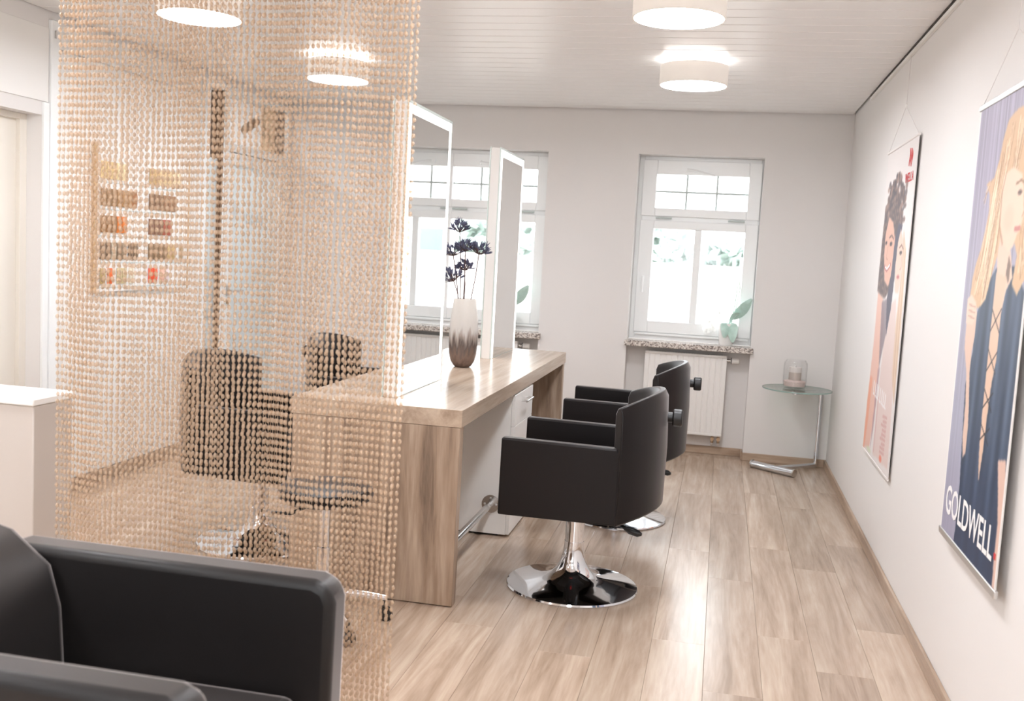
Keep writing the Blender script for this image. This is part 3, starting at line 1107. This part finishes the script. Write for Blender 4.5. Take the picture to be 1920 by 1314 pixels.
def agapanthus(hx, hz, fx, fz, size, seed, label, yoff, half=False):
    r_ = random.Random(seed)
    t_ = thing('dried_agapanthus', label, 'dried flower', (VX, VY, vz + .02), group='dried agapanthus stems in the vase')
    b0 = Vector((fx * .3, yoff * .3, 0))
    b1 = Vector((fx, yoff, .35))
    b2 = Vector((hx - VX, yoff + .01, hz - vz - .02))
    pts = [b0, b1, b1.lerp(b2, .5) + Vector((.004, 0, 0)), b2]
    MB().tube(pts, .0030, 6).build('stem', M_STEM, t_)
    up = (b2 - b1).normalized()
    hd = MB()
    for i in range(38):
        th_ = r_.uniform(0, 2 * PI)
        ph = math.acos(1 - r_.random() * .9)
        d = Vector((math.sin(ph) * math.cos(th_), math.sin(ph) * math.sin(th_), math.cos(ph)))
        d = (up.to_track_quat('Z', 'Y') @ d).normalized()
        ln_ = size * r_.uniform(.5, .75)
        e_ = b2 + d * ln_
        lift = Vector((0, 0, .012))
        hd.tube([b2, b2 + d * ln_ * .5, e_ + lift * .3], .0013, 3, mi=1)
        for k_ in range(3):
            dd = (d + Vector((r_.uniform(-.45, .45), r_.uniform(-.45, .45), r_.uniform(.0, .6)))).normalized()
            L_ = size * r_.uniform(.28, .45)
            s0 = e_ + lift * .3
            hd.tube([s0 - dd * .003, s0 + dd * L_ * .5, s0 + dd * L_ * 1.1], [.0016, .0042, .0009], 4)
    hd.build('flower_head', [M_PETAL, M_STEM], t_)
    return t_


agapanthus(-1.408, 1.540, -.030, 0, .070, 1, 'dried agapanthus with the topmost flower head in the vase', .004)
agapanthus(-1.368, 1.438, -.008, 0, .068, 2, 'dried agapanthus with the upright middle flower head in the vase', -.012)
agapanthus(-1.298, 1.425, .028, 0, .074, 3, 'dried agapanthus leaning out over the white mirror side, rightmost in the vase', .012)
agapanthus(-1.432, 1.410, -.036, 0, .068, 4, 'dried agapanthus half cut by the near mirror edge, leftmost in the vase', -.016)
agapanthus(-1.375, 1.335, -.012, 0, .060, 5, 'dried agapanthus with a low small flower head below the others', .022)
agapanthus(-1.420, 1.275, -.030, 0, .072, 6, 'dried agapanthus with the lowest flower head in the vase', -.030)

# ------------------------------------------------------------------ orchids on the sills
def leaf_mesh(bb, base, tip, width, droop, n=8, twist=0.0):
    base, tip = Vector(base), Vector(tip)
    ax_ = (tip - base)
    side = ax_.cross(Vector((0, .9, .35))).normalized()
    if twist:
        side = (Matrix.Rotation(twist, 3, ax_.normalized()) @ side)
    nrm = side.cross(ax_).normalized()
    vs, fs = [], []
    for i in range(n + 1):
        u = i / n
        c_ = base.lerp(tip, u) + Vector((0, 0, droop * math.sin(PI * u)))
        w_ = width * (math.sin(PI * min(1, u * .92 + .06)) ** .7)
        for s, off in ((-1, .0), (-.5, -.006), (0, -.010), (.5, -.006), (1, 0)):
            vs.append(c_ + side * (w_ * s) + nrm * off)
        for s, off in ((1, -.002), (0, -.013), (-1, -.002)):
            vs.append(c_ + side * (w_ * s * .98) + nrm * off)
    k_ = 8
    for i in range(n):
        for j in range(k_):
            j2 = (j + 1) % k_
            fs.append((i * k_ + j, i * k_ + j2, (i + 1) * k_ + j2, (i + 1) * k_ + j))
    fs.append(tuple(range(k_)))
    fs.append(tuple(n * k_ + j for j in range(k_)))
    bb.add(vs, fs)


def orchid(x, y, label, flip=1):
    t_ = thing('potted_orchid', label, 'plant', (x, y, ZS), group='orchids on the window sills')
    MB().lathe([(.0, .0), (.045, 0), (.050, .01), (.062, .16), (.060, .165), (.056, .16), (.050, .13), (0, .13)], 32).build('pot', M_POT, t_)
    for base, tip, w_, dr, tw in (((.035, -.03, .17), (.05, -.10, .03), .042, .03, .25), ((-.005, -.03, .17), (-.015, -.09, .06), .038, .03, -.2),
                                  ((.04, 0, .20), (.165, -.03, .36), .044, -.008, .2), ((.02, -.01, .18), (.085, -.06, .255), .032, .02, .7)):
        l_ = MB()
        base = (base[0] * flip, base[1], base[2])
        tip = (tip[0] * flip, tip[1], tip[2])
        leaf_mesh(l_, base, tip, w_, dr, twist=tw)
        l_.build('leaf', M_LEAF, t_)
    MB().tube([(0, 0, .13), (.03 * flip, 0, .2), (.04 * flip, -.01, .24)], .008, 8).build('crown', M_LEAF, t_)
    for pts in ([(.03, 0, .16), (.06, -.005, .3), (.075, -.01, .43), (.065, -.015, .48)], [(.03, 0, .16), (.05, .01, .33), (.055, .01, .45)]):
        MB().tube([(p[0] * flip, p[1], p[2]) for p in pts], .004, 6).build('flower_stem', M_LEAF, t_)
    sp = MB().tube([(0, 0, .15), (-.03 * flip, -.01, .24), (-.08 * flip, -.015, .26), (-.13 * flip, -.02, .20)], .003, 6).build('flower_stem', M_LEAF, t_)
    for (fx, fz) in ((-.06, .24), (-.09, .20), (-.13, .17), (-.10, .13), (-.145, .11)):
        f_ = MB()
        c_ = Vector((fx * flip, -.03, fz))
        for k_ in range(5):
            a_ = 2 * PI * k_ / 5 + .3
            f_.ball(c_ + Vector((math.cos(a_) * .018, 0, math.sin(a_) * .018)), .017, 8, 5, (1, .25, 1))
        f_.ball(c_ + Vector((0, -.006, 0)), .007, 6, 4)
        f_.build('flower', M_ORCHID, t_)
    return t_


orchid(.058, 7.62, 'white potted orchid with pale green leaves on the sill above the ribbed radiator', 1)
orchid(-1.62, 7.62, 'white potted orchid on the sill behind the vase and mirrors', 1)

# ------------------------------------------------------------------ picture rail and posters
t = thing('picture_rail', 'slim white picture rail along the top of the poster wall', 'rail', (XR, 0, 2.508))
MB().box(-.016, 0, .5, 6.69, 0, .018).build('track', M_WHITE, t, bevel=.002)
MB().box(-.014, -.004, .5, 6.69, .0182, .026).build('groove', M_DARK, t)


def polymask(poly, U, V):
    inside = np.zeros(U.shape, bool)
    n_ = len(poly)
    for i in range(n_):
        x0, y0 = poly[i]
        x1, y1 = poly[(i + 1) % n_]
        if y0 == y1:
            continue
        c_ = ((V > y0) != (V > y1)) & (U < (x1 - x0) * (V - y0) / (y1 - y0) + x0)
        inside ^= c_
    return inside.astype(float)


def blur(a, n_=1):
    for _ in range(n_):
        p = np.pad(a, 1, mode='edge')
        a = (p[:-2, 1:-1] + p[2:, 1:-1] + p[1:-1, :-2] + p[1:-1, 2:] + 2 * p[1:-1, 1:-1]) / 6
    return a


class Print:
    def __init__(self, nu, nv, aspect, base):
        self.nu, self.nv = nu, nv
        self.U, self.V = np.meshgrid(np.linspace(0, 1, nu), np.linspace(0, 1, nv))
        self.asp = aspect
        self.c = np.ones((nv, nu, 3)) * np.array(base, float)

    def over(self, mask, rgb):
        m_ = np.clip(mask, 0, 1)[..., None]
        self.c = self.c * (1 - m_) + m_ * np.asarray(rgb, float)

    def poly(self, pts, rgb, soft=1, k=1.0):
        m_ = blur(polymask(pts, self.U, self.V), soft) * k
        self.over(m_, rgb)
        return m_

    def line(self, pts, w_, rgb, k=1.0):
        d = np.full(self.U.shape, 9.)
        for (x0, y0), (x1, y1) in zip(pts[:-1], pts[1:]):
            ax_, ay_ = (x1 - x0), (y1 - y0) * self.asp
            px_, py_ = self.U - x0, (self.V - y0) * self.asp
            t_ = np.clip((px_ * ax_ + py_ * ay_) / (ax_ * ax_ + ay_ * ay_ + 1e-9), 0, 1)
            d = np.minimum(d, np.hypot(px_ - t_ * ax_, py_ - t_ * ay_))
        self.over(np.clip((w_ - d) / (w_ * .5 + 1e-6), 0, 1) * k, rgb)

    def spot(self, u, v_, ru, rv, rgb, k=1.0):
        d = ((self.U - u) / ru) ** 2 + ((self.V - v_) / rv) ** 2
        self.over(np.clip(1.3 - d, 0, 1) * k, rgb)

    def strands(self, roots, tips, n_, cols, seed, wave=.02, w_=(.004, .009), mask=None):
        q = random.Random(seed)
        base = self.c.copy()
        for _ in range(n_):
            u = q.random()
            def along(line):
                k_ = u * (len(line) - 1)
                i_ = min(int(k_), len(line) - 2)
                f_ = k_ - i_
                return (line[i_][0] * (1 - f_) + line[i_ + 1][0] * f_, line[i_][1] * (1 - f_) + line[i_ + 1][1] * f_)
            a_, b_ = along(roots), along(tips)
            k0 = q.uniform(0, .35)
            k1 = q.uniform(.6, 1.0)
            ph, am = q.uniform(0, 6), q.uniform(.3, 1) * wave
            pts = []
            for i_ in range(9):
                f_ = k0 + (k1 - k0) * i_ / 8
                pts.append((a_[0] * (1 - f_) + b_[0] * f_ + am * math.sin(f_ * 7 + ph), a_[1] * (1 - f_) + b_[1] * f_))
            self.line(pts, q.uniform(*w_), q.choice(cols), q.uniform(.35, .8))
        if mask is not None:
            m_ = blur(mask, 2)[..., None]
            self.c = base * (1 - m_) + self.c * m_

    def mesh(self, wid, hei):
        nu, nv = self.nu, self.nv
        me = bpy.data.meshes.new('print')
        # on the wall x = const: picture right runs to -y
        V_ = np.stack([np.zeros(nu * nv), -self.U.ravel() * wid, self.V.ravel() * hei], 1)
        i, j = np.meshgrid(np.arange(nu - 1), np.arange(nv - 1))
        a = (j * nu + i).ravel()
        F_ = np.stack([a, a + 1, a + nu + 1, a + nu], 1)
        me.from_pydata(V_.tolist(), [], F_.tolist())
        at = me.color_attributes.new('ink', 'FLOAT_COLOR', 'POINT')
        c_ = np.clip(self.c.reshape(-1, 3) / 255., 0, 1)
        l_ = np.where(c_ <= .04045, c_ / 12.92, ((c_ + .055) / 1.055) ** 2.4)
        at.data.foreach_set('color', np.concatenate([l_, np.ones((len(l_), 1))], 1).ravel().astype(np.float32))
        me.materials.append(M_PRINT)
        return me


def letter(body, size, loc, m_, parent, name='lettering', width=None):
    cu = bpy.data.curves.new(name, 'FONT')
    cu.body = body
    cu.size = size
    cu.extrude = .0004
    cu.resolution_u = 3
    cu.offset = size * .012
    cu.materials.append(m_)
    o_ = bpy.data.objects.new(name, cu)
    COL.objects.link(o_)
    bpy.context.view_layer.update()
    dg = bpy.context.evaluated_depsgraph_get()
    me_ = bpy.data.meshes.new_from_object(o_.evaluated_get(dg))
    bpy.data.objects.remove(o_)
    bpy.data.curves.remove(cu)
    me_.name = name
    o_ = bpy.data.objects.new(name, me_)
    COL.objects.link(o_)
    o_.parent = parent
    o_.matrix_local = Matrix(((0, 0, -1, loc[0]), (-1, 0, 0, loc[1]), (0, 1, 0, loc[2]), (0, 0, 0, 1)))
    if width:
        bpy.context.view_layer.update()
        o_.matrix_local = o_.matrix_local @ Matrix.Diagonal((width / o_.dimensions.x, 1, 1, 1))
    return o_


# poster of the blonde model
wid, hei = .715, 1.42
P = Print(150, 300, hei / wid, (164, 158, 176))
rs = np.random.RandomState(5)
streak = blur(np.tile(rs.normal(0, 1, (1, P.nu)), (P.nv, 1)), 2)
P.c += (streak * 16)[..., None] * np.array([1, 1, 1.05])
P.over(np.clip((.75 - P.V) * 1.2, 0, .55), (176, 182, 200))
P.over(np.clip((.25 - P.V) * 3, 0, .6), (150, 146, 168))
dress = [(.395, .589), (.561, .636), (.851, .636), (1.01, .576), (1.01, .26), (.984, .0), (.28, .0), (.294, .041), (.29, .147), (.27, .195), (.213, .365), (.291, .443), (.273, .515)]
mk = P.poly(dress, (66, 80, 102))
sheen = np.sin(P.U * 34 + P.V * 5) * .5 + np.sin(P.U * 61 - P.V * 9) * .35
P.over(mk * np.clip(sheen, 0, 1) * .55, (116, 134, 158))
P.over(mk * np.clip(-sheen, 0, 1) * .6, (34, 46, 66))
P.over(mk * np.clip((.3 - P.V) * 2.5, 0, .75), (28, 46, 78))
P.poly([(.205, .55), (.301, .528), (.301, .479), (.272, .442), (.272, .393), (.319, .322), (.338, .275), (.338, .214), (.296, .202), (.261, .244), (.252, .318), (.213, .39), (.13, .447), (.12, .51), (.12, .554)], (224, 194, 176))
neck = [(.552, .703), (.738, .668), (.8, .615), (.727, .587), (.677, .526), (.603, .513), (.578, .591), (.544, .658)]
P.poly(neck, (228, 198, 178))
P.poly([(.552, .625), (.723, .614), (.684, .559), (.688, .5), (.686, .438), (.653, .392), (.637, .324), (.626, .247), (.602, .175), (.565, .241), (.556, .318), (.555, .386), (.553, .477), (.553, .523)], (226, 192, 168))
for a_, b_ in ((.545, .50), (.50, .55), (.46, .415), (.415, .46), (.375, .335), (.335, .375), (.30, .265), (.265, .30)):
    P.line([(.553, a_), (.69, b_)], .006, (40, 36, 44), .85)
P.poly([(.86, .25), (.969, .261), (1.0, .2), (1.0, 0), (.948, .0), (.942, .132), (.904, .192)], (222, 188, 172))
hair = [(.607, .956), (.513, .944), (.457, .909), (.422, .865), (.363, .828), (.241, .821), (.317, .795), (.336, .759), (.303, .719), (.259, .677), (.191, .641), (.15, .604), (.145, .561), (.254, .539), (.344, .547), (.422, .566), (.475, .613), (.544, .658), (.56, .703), (.76, .69), (.83, .66), (.80, .60), (.885, .58), (.972, .616), (.99, .737), (.96, .86), (.857, .93), (.74, .96)]
mk = P.poly(hair, (212, 178, 142))
HC = [(246, 230, 206), (232, 206, 174), (196, 156, 118), (170, 128, 94), (222, 188, 150), (240, 218, 188), (150, 110, 82)]
P.strands([(.60, .95), (.50, .90), (.40, .83)], [(.46, .56), (.34, .545), (.16, .57)], 150, HC, 11, .022, mask=mk)
P.strands([(.66, .95), (.80, .94)], [(.62, .70), (.56, .62)], 60, HC, 12, .02, mask=mk)
P.strands([(.84, .93), (.96, .86)], [(.86, .60), (.97, .62)], 70, HC, 13, .02, mask=mk)
P.poly([(.52, .827), (.656, .84), (.793, .82), (.84, .783), (.858, .741), (.85, .715), (.80, .7), (.762, .677), (.701, .667), (.60, .686), (.535, .726), (.51, .783)], (236, 204, 182))
P.spot(.66, .735, .08, .03, (230, 186, 162), .45)
P.line([(.52, .79), (.53, .72), (.60, .685)], .014, (176, 134, 104), .6)
P.spot(.785, .784, .034, .006, (88, 68, 62), .9)
P.line([(.72, .803), (.79, .808), (.84, .80)], .008, (150, 114, 88), .8)
P.line([(.845, .78), (.868, .745), (.845, .735)], .006, (190, 146, 122), .8)
P.line([(.765, .712), (.80, .7115), (.832, .713)], .014, (192, 118, 112), .85)
P.poly([(.72, .66), (.76, .64), (.75, .60), (.70, .62)], (90, 70, 62), 1, .7)
P.poly([(.10, .56), (.173, .572), (.263, .555), (.301, .528), (.239, .505), (.11, .504)], (232, 204, 186))
for v_ in (.548, .535, .522):
    P.line([(.14, v_), (.26, v_ - .004)], .006, (190, 150, 132), .7)
P.strands([(.62, .94), (.52, .87)], [(.40, .60), (.28, .56)], 26, HC, 14, .03, (.003, .007))
P.strands([(.36, .83), (.30, .82)], [(.20, .80), (.22, .76)], 12, HC, 15, .01, (.003, .005))
edge = (P.U < .018) | (P.U > .985)
P.over(edge.astype(float), (242, 238, 236))
t = thing('poster', 'hanging poster of a blonde woman in a dark blue laced dress, nearest on the wall', 'poster', (.802, 3.646, .58), group='hanging posters on the white wall')
o = bpy.data.objects.new('print', P.mesh(wid, hei))
COL.objects.link(o)
o.parent = t
MB().box(.0006, .003, -wid, 0, 0, hei).build('backing', M_PAPER, t)
MB().box(-.004, .008, -wid - .006, .006, hei - .004, hei + .016).build('rod', M_ALU, t, bevel=.003)
MB().box(-.004, .008, -wid - .006, .006, -.018, .006).build('rod', M_ALU, t, bevel=.003)
MB().tube([(.002, -.02, hei + .014), (.004, -wid / 2, hei + .19), (.004, -wid / 2, 2.508 - .58)], .0012, 5).build('string', M_STRING, t)
MB().tube([(.002, -wid + .02, hei + .014), (.004, -wid / 2, hei + .19)], .0012, 5).build('string', M_STRING, t)
letter('GOLDWELL', .135, (-.0012, -.048, .072), M_LETTER, t, width=.60)
MB().box(-.0012, -.0002, -.69, -.672, .085, .103).build('red_dot', M_REDINK, t)

# poster of the two smiling women
wid, hei = .86, 1.585
P = Print(100, 230, hei / wid, (233, 227, 225))
A = [(.076, .551), (.287, .519), (.401, .452), (.362, .294), (.368, .171), (.264, .022), (.016, .002), (.022, .145), (.072, .351)]
P.poly([(.465, .488), (.749, .527), (.901, .308), (.96, .024), (.411, .016), (.409, .174), (.445, .316)], (228, 208, 202), 2)
P.poly(A, (232, 190, 174), 2)
P.poly([(.016, .002), (.022, .145), (.06, .25), (.16, .25), (.12, .1), (.06, .0)], (236, 168, 138), 2)
P.poly([(.254, .509), (.488, .523), (.494, .404), (.362, .294), (.311, .379)], (128, 112, 122), 2, .8)
P.poly([(.33, .29), (.40, .30), (.36, .10), (.30, .02)], (176, 140, 146), 2, .8)
P.poly([(.854, .529), (.961, .508), (.944, .405), (.886, .323), (.826, .417)], (112, 102, 116), 2, .8)
blond = [(.788, .736), (.918, .671), (.958, .563), (.977, .407), (.97, .219), (.833, .304), (.813, .464), (.844, .609)]
mk = P.poly(blond, (226, 200, 176), 2)
P.over(mk * np.clip(np.sin(P.U * 90 + P.V * 12), 0, 1) * .5, (196, 160, 132))
hairA = [(.363, .888), (.228, .847), (.072, .816), (.05, .712), (.04, .623), (.04, .54), (.328, .519), (.501, .548), (.576, .624), (.624, .722), (.736, .753), (.714, .793), (.581, .838), (.47, .87)]
mk = P.poly(hairA, (96, 78, 78), 2)
q_ = random.Random(4)
for i_ in range(150):
    a_ = q_.uniform(0, 1)
    uu = .10 + .66 * a_ + q_.uniform(-.03, .03)
    vv = (.80 + .10 * math.sin(a_ * PI) if i_ % 2 else q_.uniform(.76, .88)) + q_.uniform(-.012, .012)
    if .2 < uu < .5 and vv < .79:
        continue
    P.spot(uu, vv, q_.uniform(.02, .045), q_.uniform(.008, .016), q_.choice([(96, 78, 78), (128, 100, 92), (74, 64, 72), (160, 128, 116), (112, 88, 84)]), .8)
cur = np.sin(P.U * 60 + 2 * np.sin(P.V * 80)) * np.sin(P.V * 150 + 2 * np.sin(P.U * 40))
P.over(mk * np.clip(cur, 0, 1) * .6, (164, 132, 120))
P.over(mk * np.clip(-cur, 0, 1) * .4, (62, 58, 74))
P.poly([(.253, .784), (.414, .763), (.53, .707), (.53, .657), (.515, .604), (.43, .559), (.279, .575), (.178, .659), (.166, .729)], (224, 176, 156), 1)
P.spot(.40, .695, .05, .008, (70, 52, 56))
P.spot(.22, .70, .04, .007, (70, 52, 56))
P.line([(.32, .715), (.40, .722), (.48, .71)], .009, (100, 74, 68), .8)
P.line([(.30, .69), (.27, .65), (.33, .645)], .007, (190, 136, 118), .8)
P.line([(.24, .622), (.33, .612), (.44, .628)], .017, (176, 92, 92))
P.line([(.26, .622), (.33, .615), (.42, .628)], .009, (252, 250, 248))
P.poly([(.61, .758), (.74, .748), (.72, .721), (.66, .673), (.63, .591), (.60, .493), (.512, .40), (.429, .521), (.50, .59), (.53, .707)], (78, 74, 94), 1)
P.poly([(.70, .737), (.80, .704), (.83, .656), (.84, .593), (.80, .545), (.675, .546), (.62, .616), (.64, .698)], (236, 204, 188), 1)
P.spot(.76, .665, .045, .007, (80, 62, 64))
P.line([(.70, .68), (.77, .688), (.83, .675)], .008, (128, 92, 80), .8)
P.spot(.74, .592, .05, .007, (196, 110, 110))
P.line([(.80, .65), (.82, .62), (.78, .615)], .006, (200, 156, 140), .8)
for i, uu in enumerate((.24, .31, .37, .43, .50, .57, .63, .69)):
    P.line([(uu, .240 - .002 * i), (uu, .214 - .002 * i)], .016, (250, 248, 248), .9)
    P.line([(uu - .01, .203 - .002 * i), (uu + .03, .202 - .002 * i)], .010, (250, 248, 248), .8)
P.line([(.45, .20), (.44, .03)], .014, (206, 160, 160), .7)
for i in range(9):
    P.line([(.66 + .03 * math.sin(i * 2.3), .16 - i * .014), (.80, .165 - i * .014)], .012, (206, 154, 150), .6)
P.spot(.70, .03, .05, .012, (230, 120, 96), .8)
P.spot(.25, .015, .10, .010, (214, 220, 190), .8)
t = thing('poster', 'hanging poster of two smiling women on a white ground, farther along the wall', 'poster', (.820, 5.72, .49), group='hanging posters on the white wall')
o = bpy.data.objects.new('print', P.mesh(wid, hei))
COL.objects.link(o)
o.parent = t
MB().box(.0006, .003, -wid, 0, 0, hei).build('backing', M_PAPER, t)
MB().tube([(.0, .006, hei), (.0, -wid - .006, hei)], .006, 10).build('rod', M_PAPER, t)
MB().box(-.002, .005, -wid, 0, -.008, .001).build('rod', M_PAPER, t)
for s in (0, 1):
    MB().tube([(.0, -s * wid + (.01 if s else -.01), hei + .004), (.004, -wid / 2 + .02, 2.265 - .49)], .0014, 5).build('string', M_STRING, t)
MB().tube([(.004, -wid / 2 + .02, 2.265 - .49), (.006, -wid / 2 + .02, 2.512 - .49)], .0014, 5).build('string', M_STRING, t)
MB().box(.0, .009, -wid / 2 + .012, -wid / 2 + .028, 2.255 - .49, 2.275 - .49).build('clip', M_WHITE, t, bevel=.002)
letter('WELLA', .062, (-.0012, -.60, 1.385), M_REDINK, t, width=.215)
lg = MB()
for i in range(3):
    off = i * .034
    pts = []
    for k in range(13):
        u = k / 12
        pts.append((-.0008, -.655 - .022 * math.sin(u * PI * 1.35 + .2) - off * .9 - .03 * u, 1.46 + .085 * (1 - u) - off * .10 + .0))
    lg.tube(pts, [.0006 + .0026 * math.sin(PI * min(1, .08 + .86 * k / 12)) for k in range(13)], 6)
lo_ = lg.build('wave_emblem', M_REDINK, t)

# ------------------------------------------------------------------ hair swatch board
t = thing('swatch_board', 'white wall board with rows of hair colour swatches behind the curtain', 'swatch board', (XL + .012, 4.995, 1.10))
BW, BH = .965, .815
MB().box(0, .03, 0, BW * .49, 0, BH).build('panel', M_PANEL, t, bevel=.004)
MB().box(0, .03, BW * .50, BW, 0, BH).build('panel', M_PANEL, t, bevel=.004)
MB().box(.001, .034, -.009, -.001, 0, BH + .01).build('side_trim', M_TAN, t)
MB().box(.001, .034, BW + .001, BW + .010, 0, BH).build('side_trim', M_TAN, t)
rows = [
    [[(226, 200, 150)] * 3 + [(236, 216, 176)] * 2, [(206, 176, 130)] * 2 + [(220, 196, 156)] * 3 + [(232, 212, 178)] * 2],
    [[(150, 118, 84)] * 3 + [(170, 132, 92)] * 3 + [(160, 104, 60)], [(140, 110, 86)] * 3 + [(156, 120, 92)] * 3],
    [[(150, 110, 72)] * 3 + [(214, 126, 60)] * 2, [(140, 104, 84)] * 3 + [(170, 98, 78)] * 2],
    [[(126, 104, 84)] * 2 + [(196, 182, 160)], [(142, 116, 88)] * 4 + [(196, 168, 122)] * 2],
    [[(182, 158, 110)], [(226, 96, 50)]],
]
sw_cache = {}


def swatch(y0, w_, z0, h_, rgb):
    key = (round(w_, 3), round(h_, 3), rgb)
    if key not in sw_cache:
        bb = MB()
        n_ = 5
        top = [(-w_ * .46, h_), (w_ * .46, h_)]
        vs, fs = [], []
        for z_, ww, d_ in ((0, .5, .004), (h_ * .3, .49, .014), (h_ * .75, .46, .016), (h_, .46, .008)):
            for q in range(n_):
                u = -1 + 2 * q / (n_ - 1)
                vs.append((d_ * (1 - .5 * u * u), u * ww * w_, z_))
            vs.append((-.002, ww * w_, z_))
            vs.append((-.002, -ww * w_, z_))
        k_ = n_ + 2
        for i in range(3):
            for j in range(k_):
                j2 = (j + 1) % k_
                fs.append((i * k_ + j, i * k_ + j2, (i + 1) * k_ + j2, (i + 1) * k_ + j))
        fs.append(tuple(range(k_)))
        fs.append(tuple(3 * k_ + j for j in range(k_)))
        bb.add(vs, fs)
        mname = 'hair_%02x%02x%02x' % rgb
        mm = bpy.data.materials.get(mname) or mat(mname, rgb, .45, noise=.25, nscale=90)
        sw_cache[key] = bb.mesh('hair_swatch', mm)
    o_ = bpy.data.objects.new('hair_swatch', sw_cache[key])
    COL.objects.link(o_)
    o_.parent = t
    o_.location = (.034, y0 + w_ / 2, z0)


zrow = [.635, .485, .335, .185, .045]
for r_, row in enumerate(rows):
    for c_ in (0, 1):
        y0 = .025 + c_ * BW * .50
        MB().box(.0302, .033, y0 - .01, y0 + BW * .455, zrow[r_] - .022, zrow[r_] - .016).build('tray_edge', M_GREYBAR, t)
        if r_ < 4:
            for i, rgb in enumerate(row[c_]):
                swatch(y0 + i * .050, .049, zrow[r_], .095, rgb)
for yq, w_, rgb in ((.135, .045, (226, 206, 176)), (.17, .0, (0, 0, 0))):
    pass
for yq, rgb in ((.03, (182, 158, 110)), (.10, (226, 112, 60)), (.19, (206, 190, 150)), (.235, (206, 190, 150)), (.31, (228, 220, 200))):
    swatch(yq, .042, zrow[4], .09, rgb)
for yq, rgb in ((.515, (232, 88, 48)), (.56, (232, 88, 48)), (.64, (240, 190, 170)), (.69, (232, 216, 216))):
    swatch(yq, .044, zrow[4], .09, rgb)
for yq, rgb in ((.18, (140, 120, 100)), (.225, (150, 130, 108)), (.30, (120, 98, 78)), (.345, (130, 108, 84))):
    swatch(yq, .045, zrow[3], .095, rgb)
swatch(.865, .03, zrow[3], .095, (170, 150, 120))

# ------------------------------------------------------------------ outside the windows
sbox('ground', 'pale paved ground outside', M_GRASS, (-30, 30, 8.6, 60, -.9, -.6))
t = thing('garden_wall', 'pale rendered garden wall seen through the windows', 'wall', (0, 15.5, -.6))
MB().box(-14, 14, 0, .25, 0, 1.94).build('body', M_HOUSE, t)
MB().box(-14.05, 14.05, -.05, .30, 1.95, 2.0).build('coping', M_HOUSE, t)


def tree(x, y, h_, r_, seed, label):
    t_ = thing('garden_tree', label, 'tree', (x, y, -.6), group='trees beyond the garden wall')
    q = random.Random(seed)
    MB().tube([(0, 0, 0), (.05, 0, h_ * .5), (0, .1, h_ * .8)], [.12, .09, .04], 8).build('trunk', M_BARK, t_)
    cr = MB()
    for i in range(420):
        d = Vector((q.gauss(0, 1), q.gauss(0, 1), q.gauss(0, 1))).normalized() * r_ * (q.random() ** .4)
        c_ = Vector((0, 0, h_ * .72)) + Vector((d.x, d.y, d.z * 1.1))
        a1 = Vector((q.uniform(-1, 1), q.uniform(-1, 1), q.uniform(-1, 1))).normalized() * .16
        a2 = a1.orthogonal().normalized() * .09
        cr.add([c_ - a1, c_ + a2, c_ + a1, c_ - a2 + Vector((0, 0, .02))], [(0, 1, 2, 3)])
    cr.build('crown', M_TREE, t_)


tree(-1.25, 19, 2.9, .7, 1, 'garden tree behind the pale wall, in the left pane of the orchid window')
tree(.02, 20.5, 2.75, .5, 2, 'small garden tree behind the pale wall, in the right pane of the orchid window')
tree(-4.1, 18, 3.0, .8, 3, 'garden tree behind the pale wall, seen beside the mirrors')
t = thing('neighbour_house', 'pale neighbouring house behind the garden wall', 'house', (4.5, 24, -.6))
MB().box(-3.2, 3.2, 0, 6, 0, 3.4).build('body', M_HOUSE, t)
MB().prism([(-.3, 3.4), (3, 5.2), (6.3, 3.4)], 'X', -3.5, 3.5).build('roof', M_ROOF, t)
for xx in (-2.2, -.4, 1.4):
    f = MB().box(xx, xx + .9, -.06, .02, 1.5, 2.6).build('window', M_PVC, t)
    MB().box(xx + .08, xx + .82, -.075, -.06, 1.58, 2.52).build('pane', M_HWIN, f)
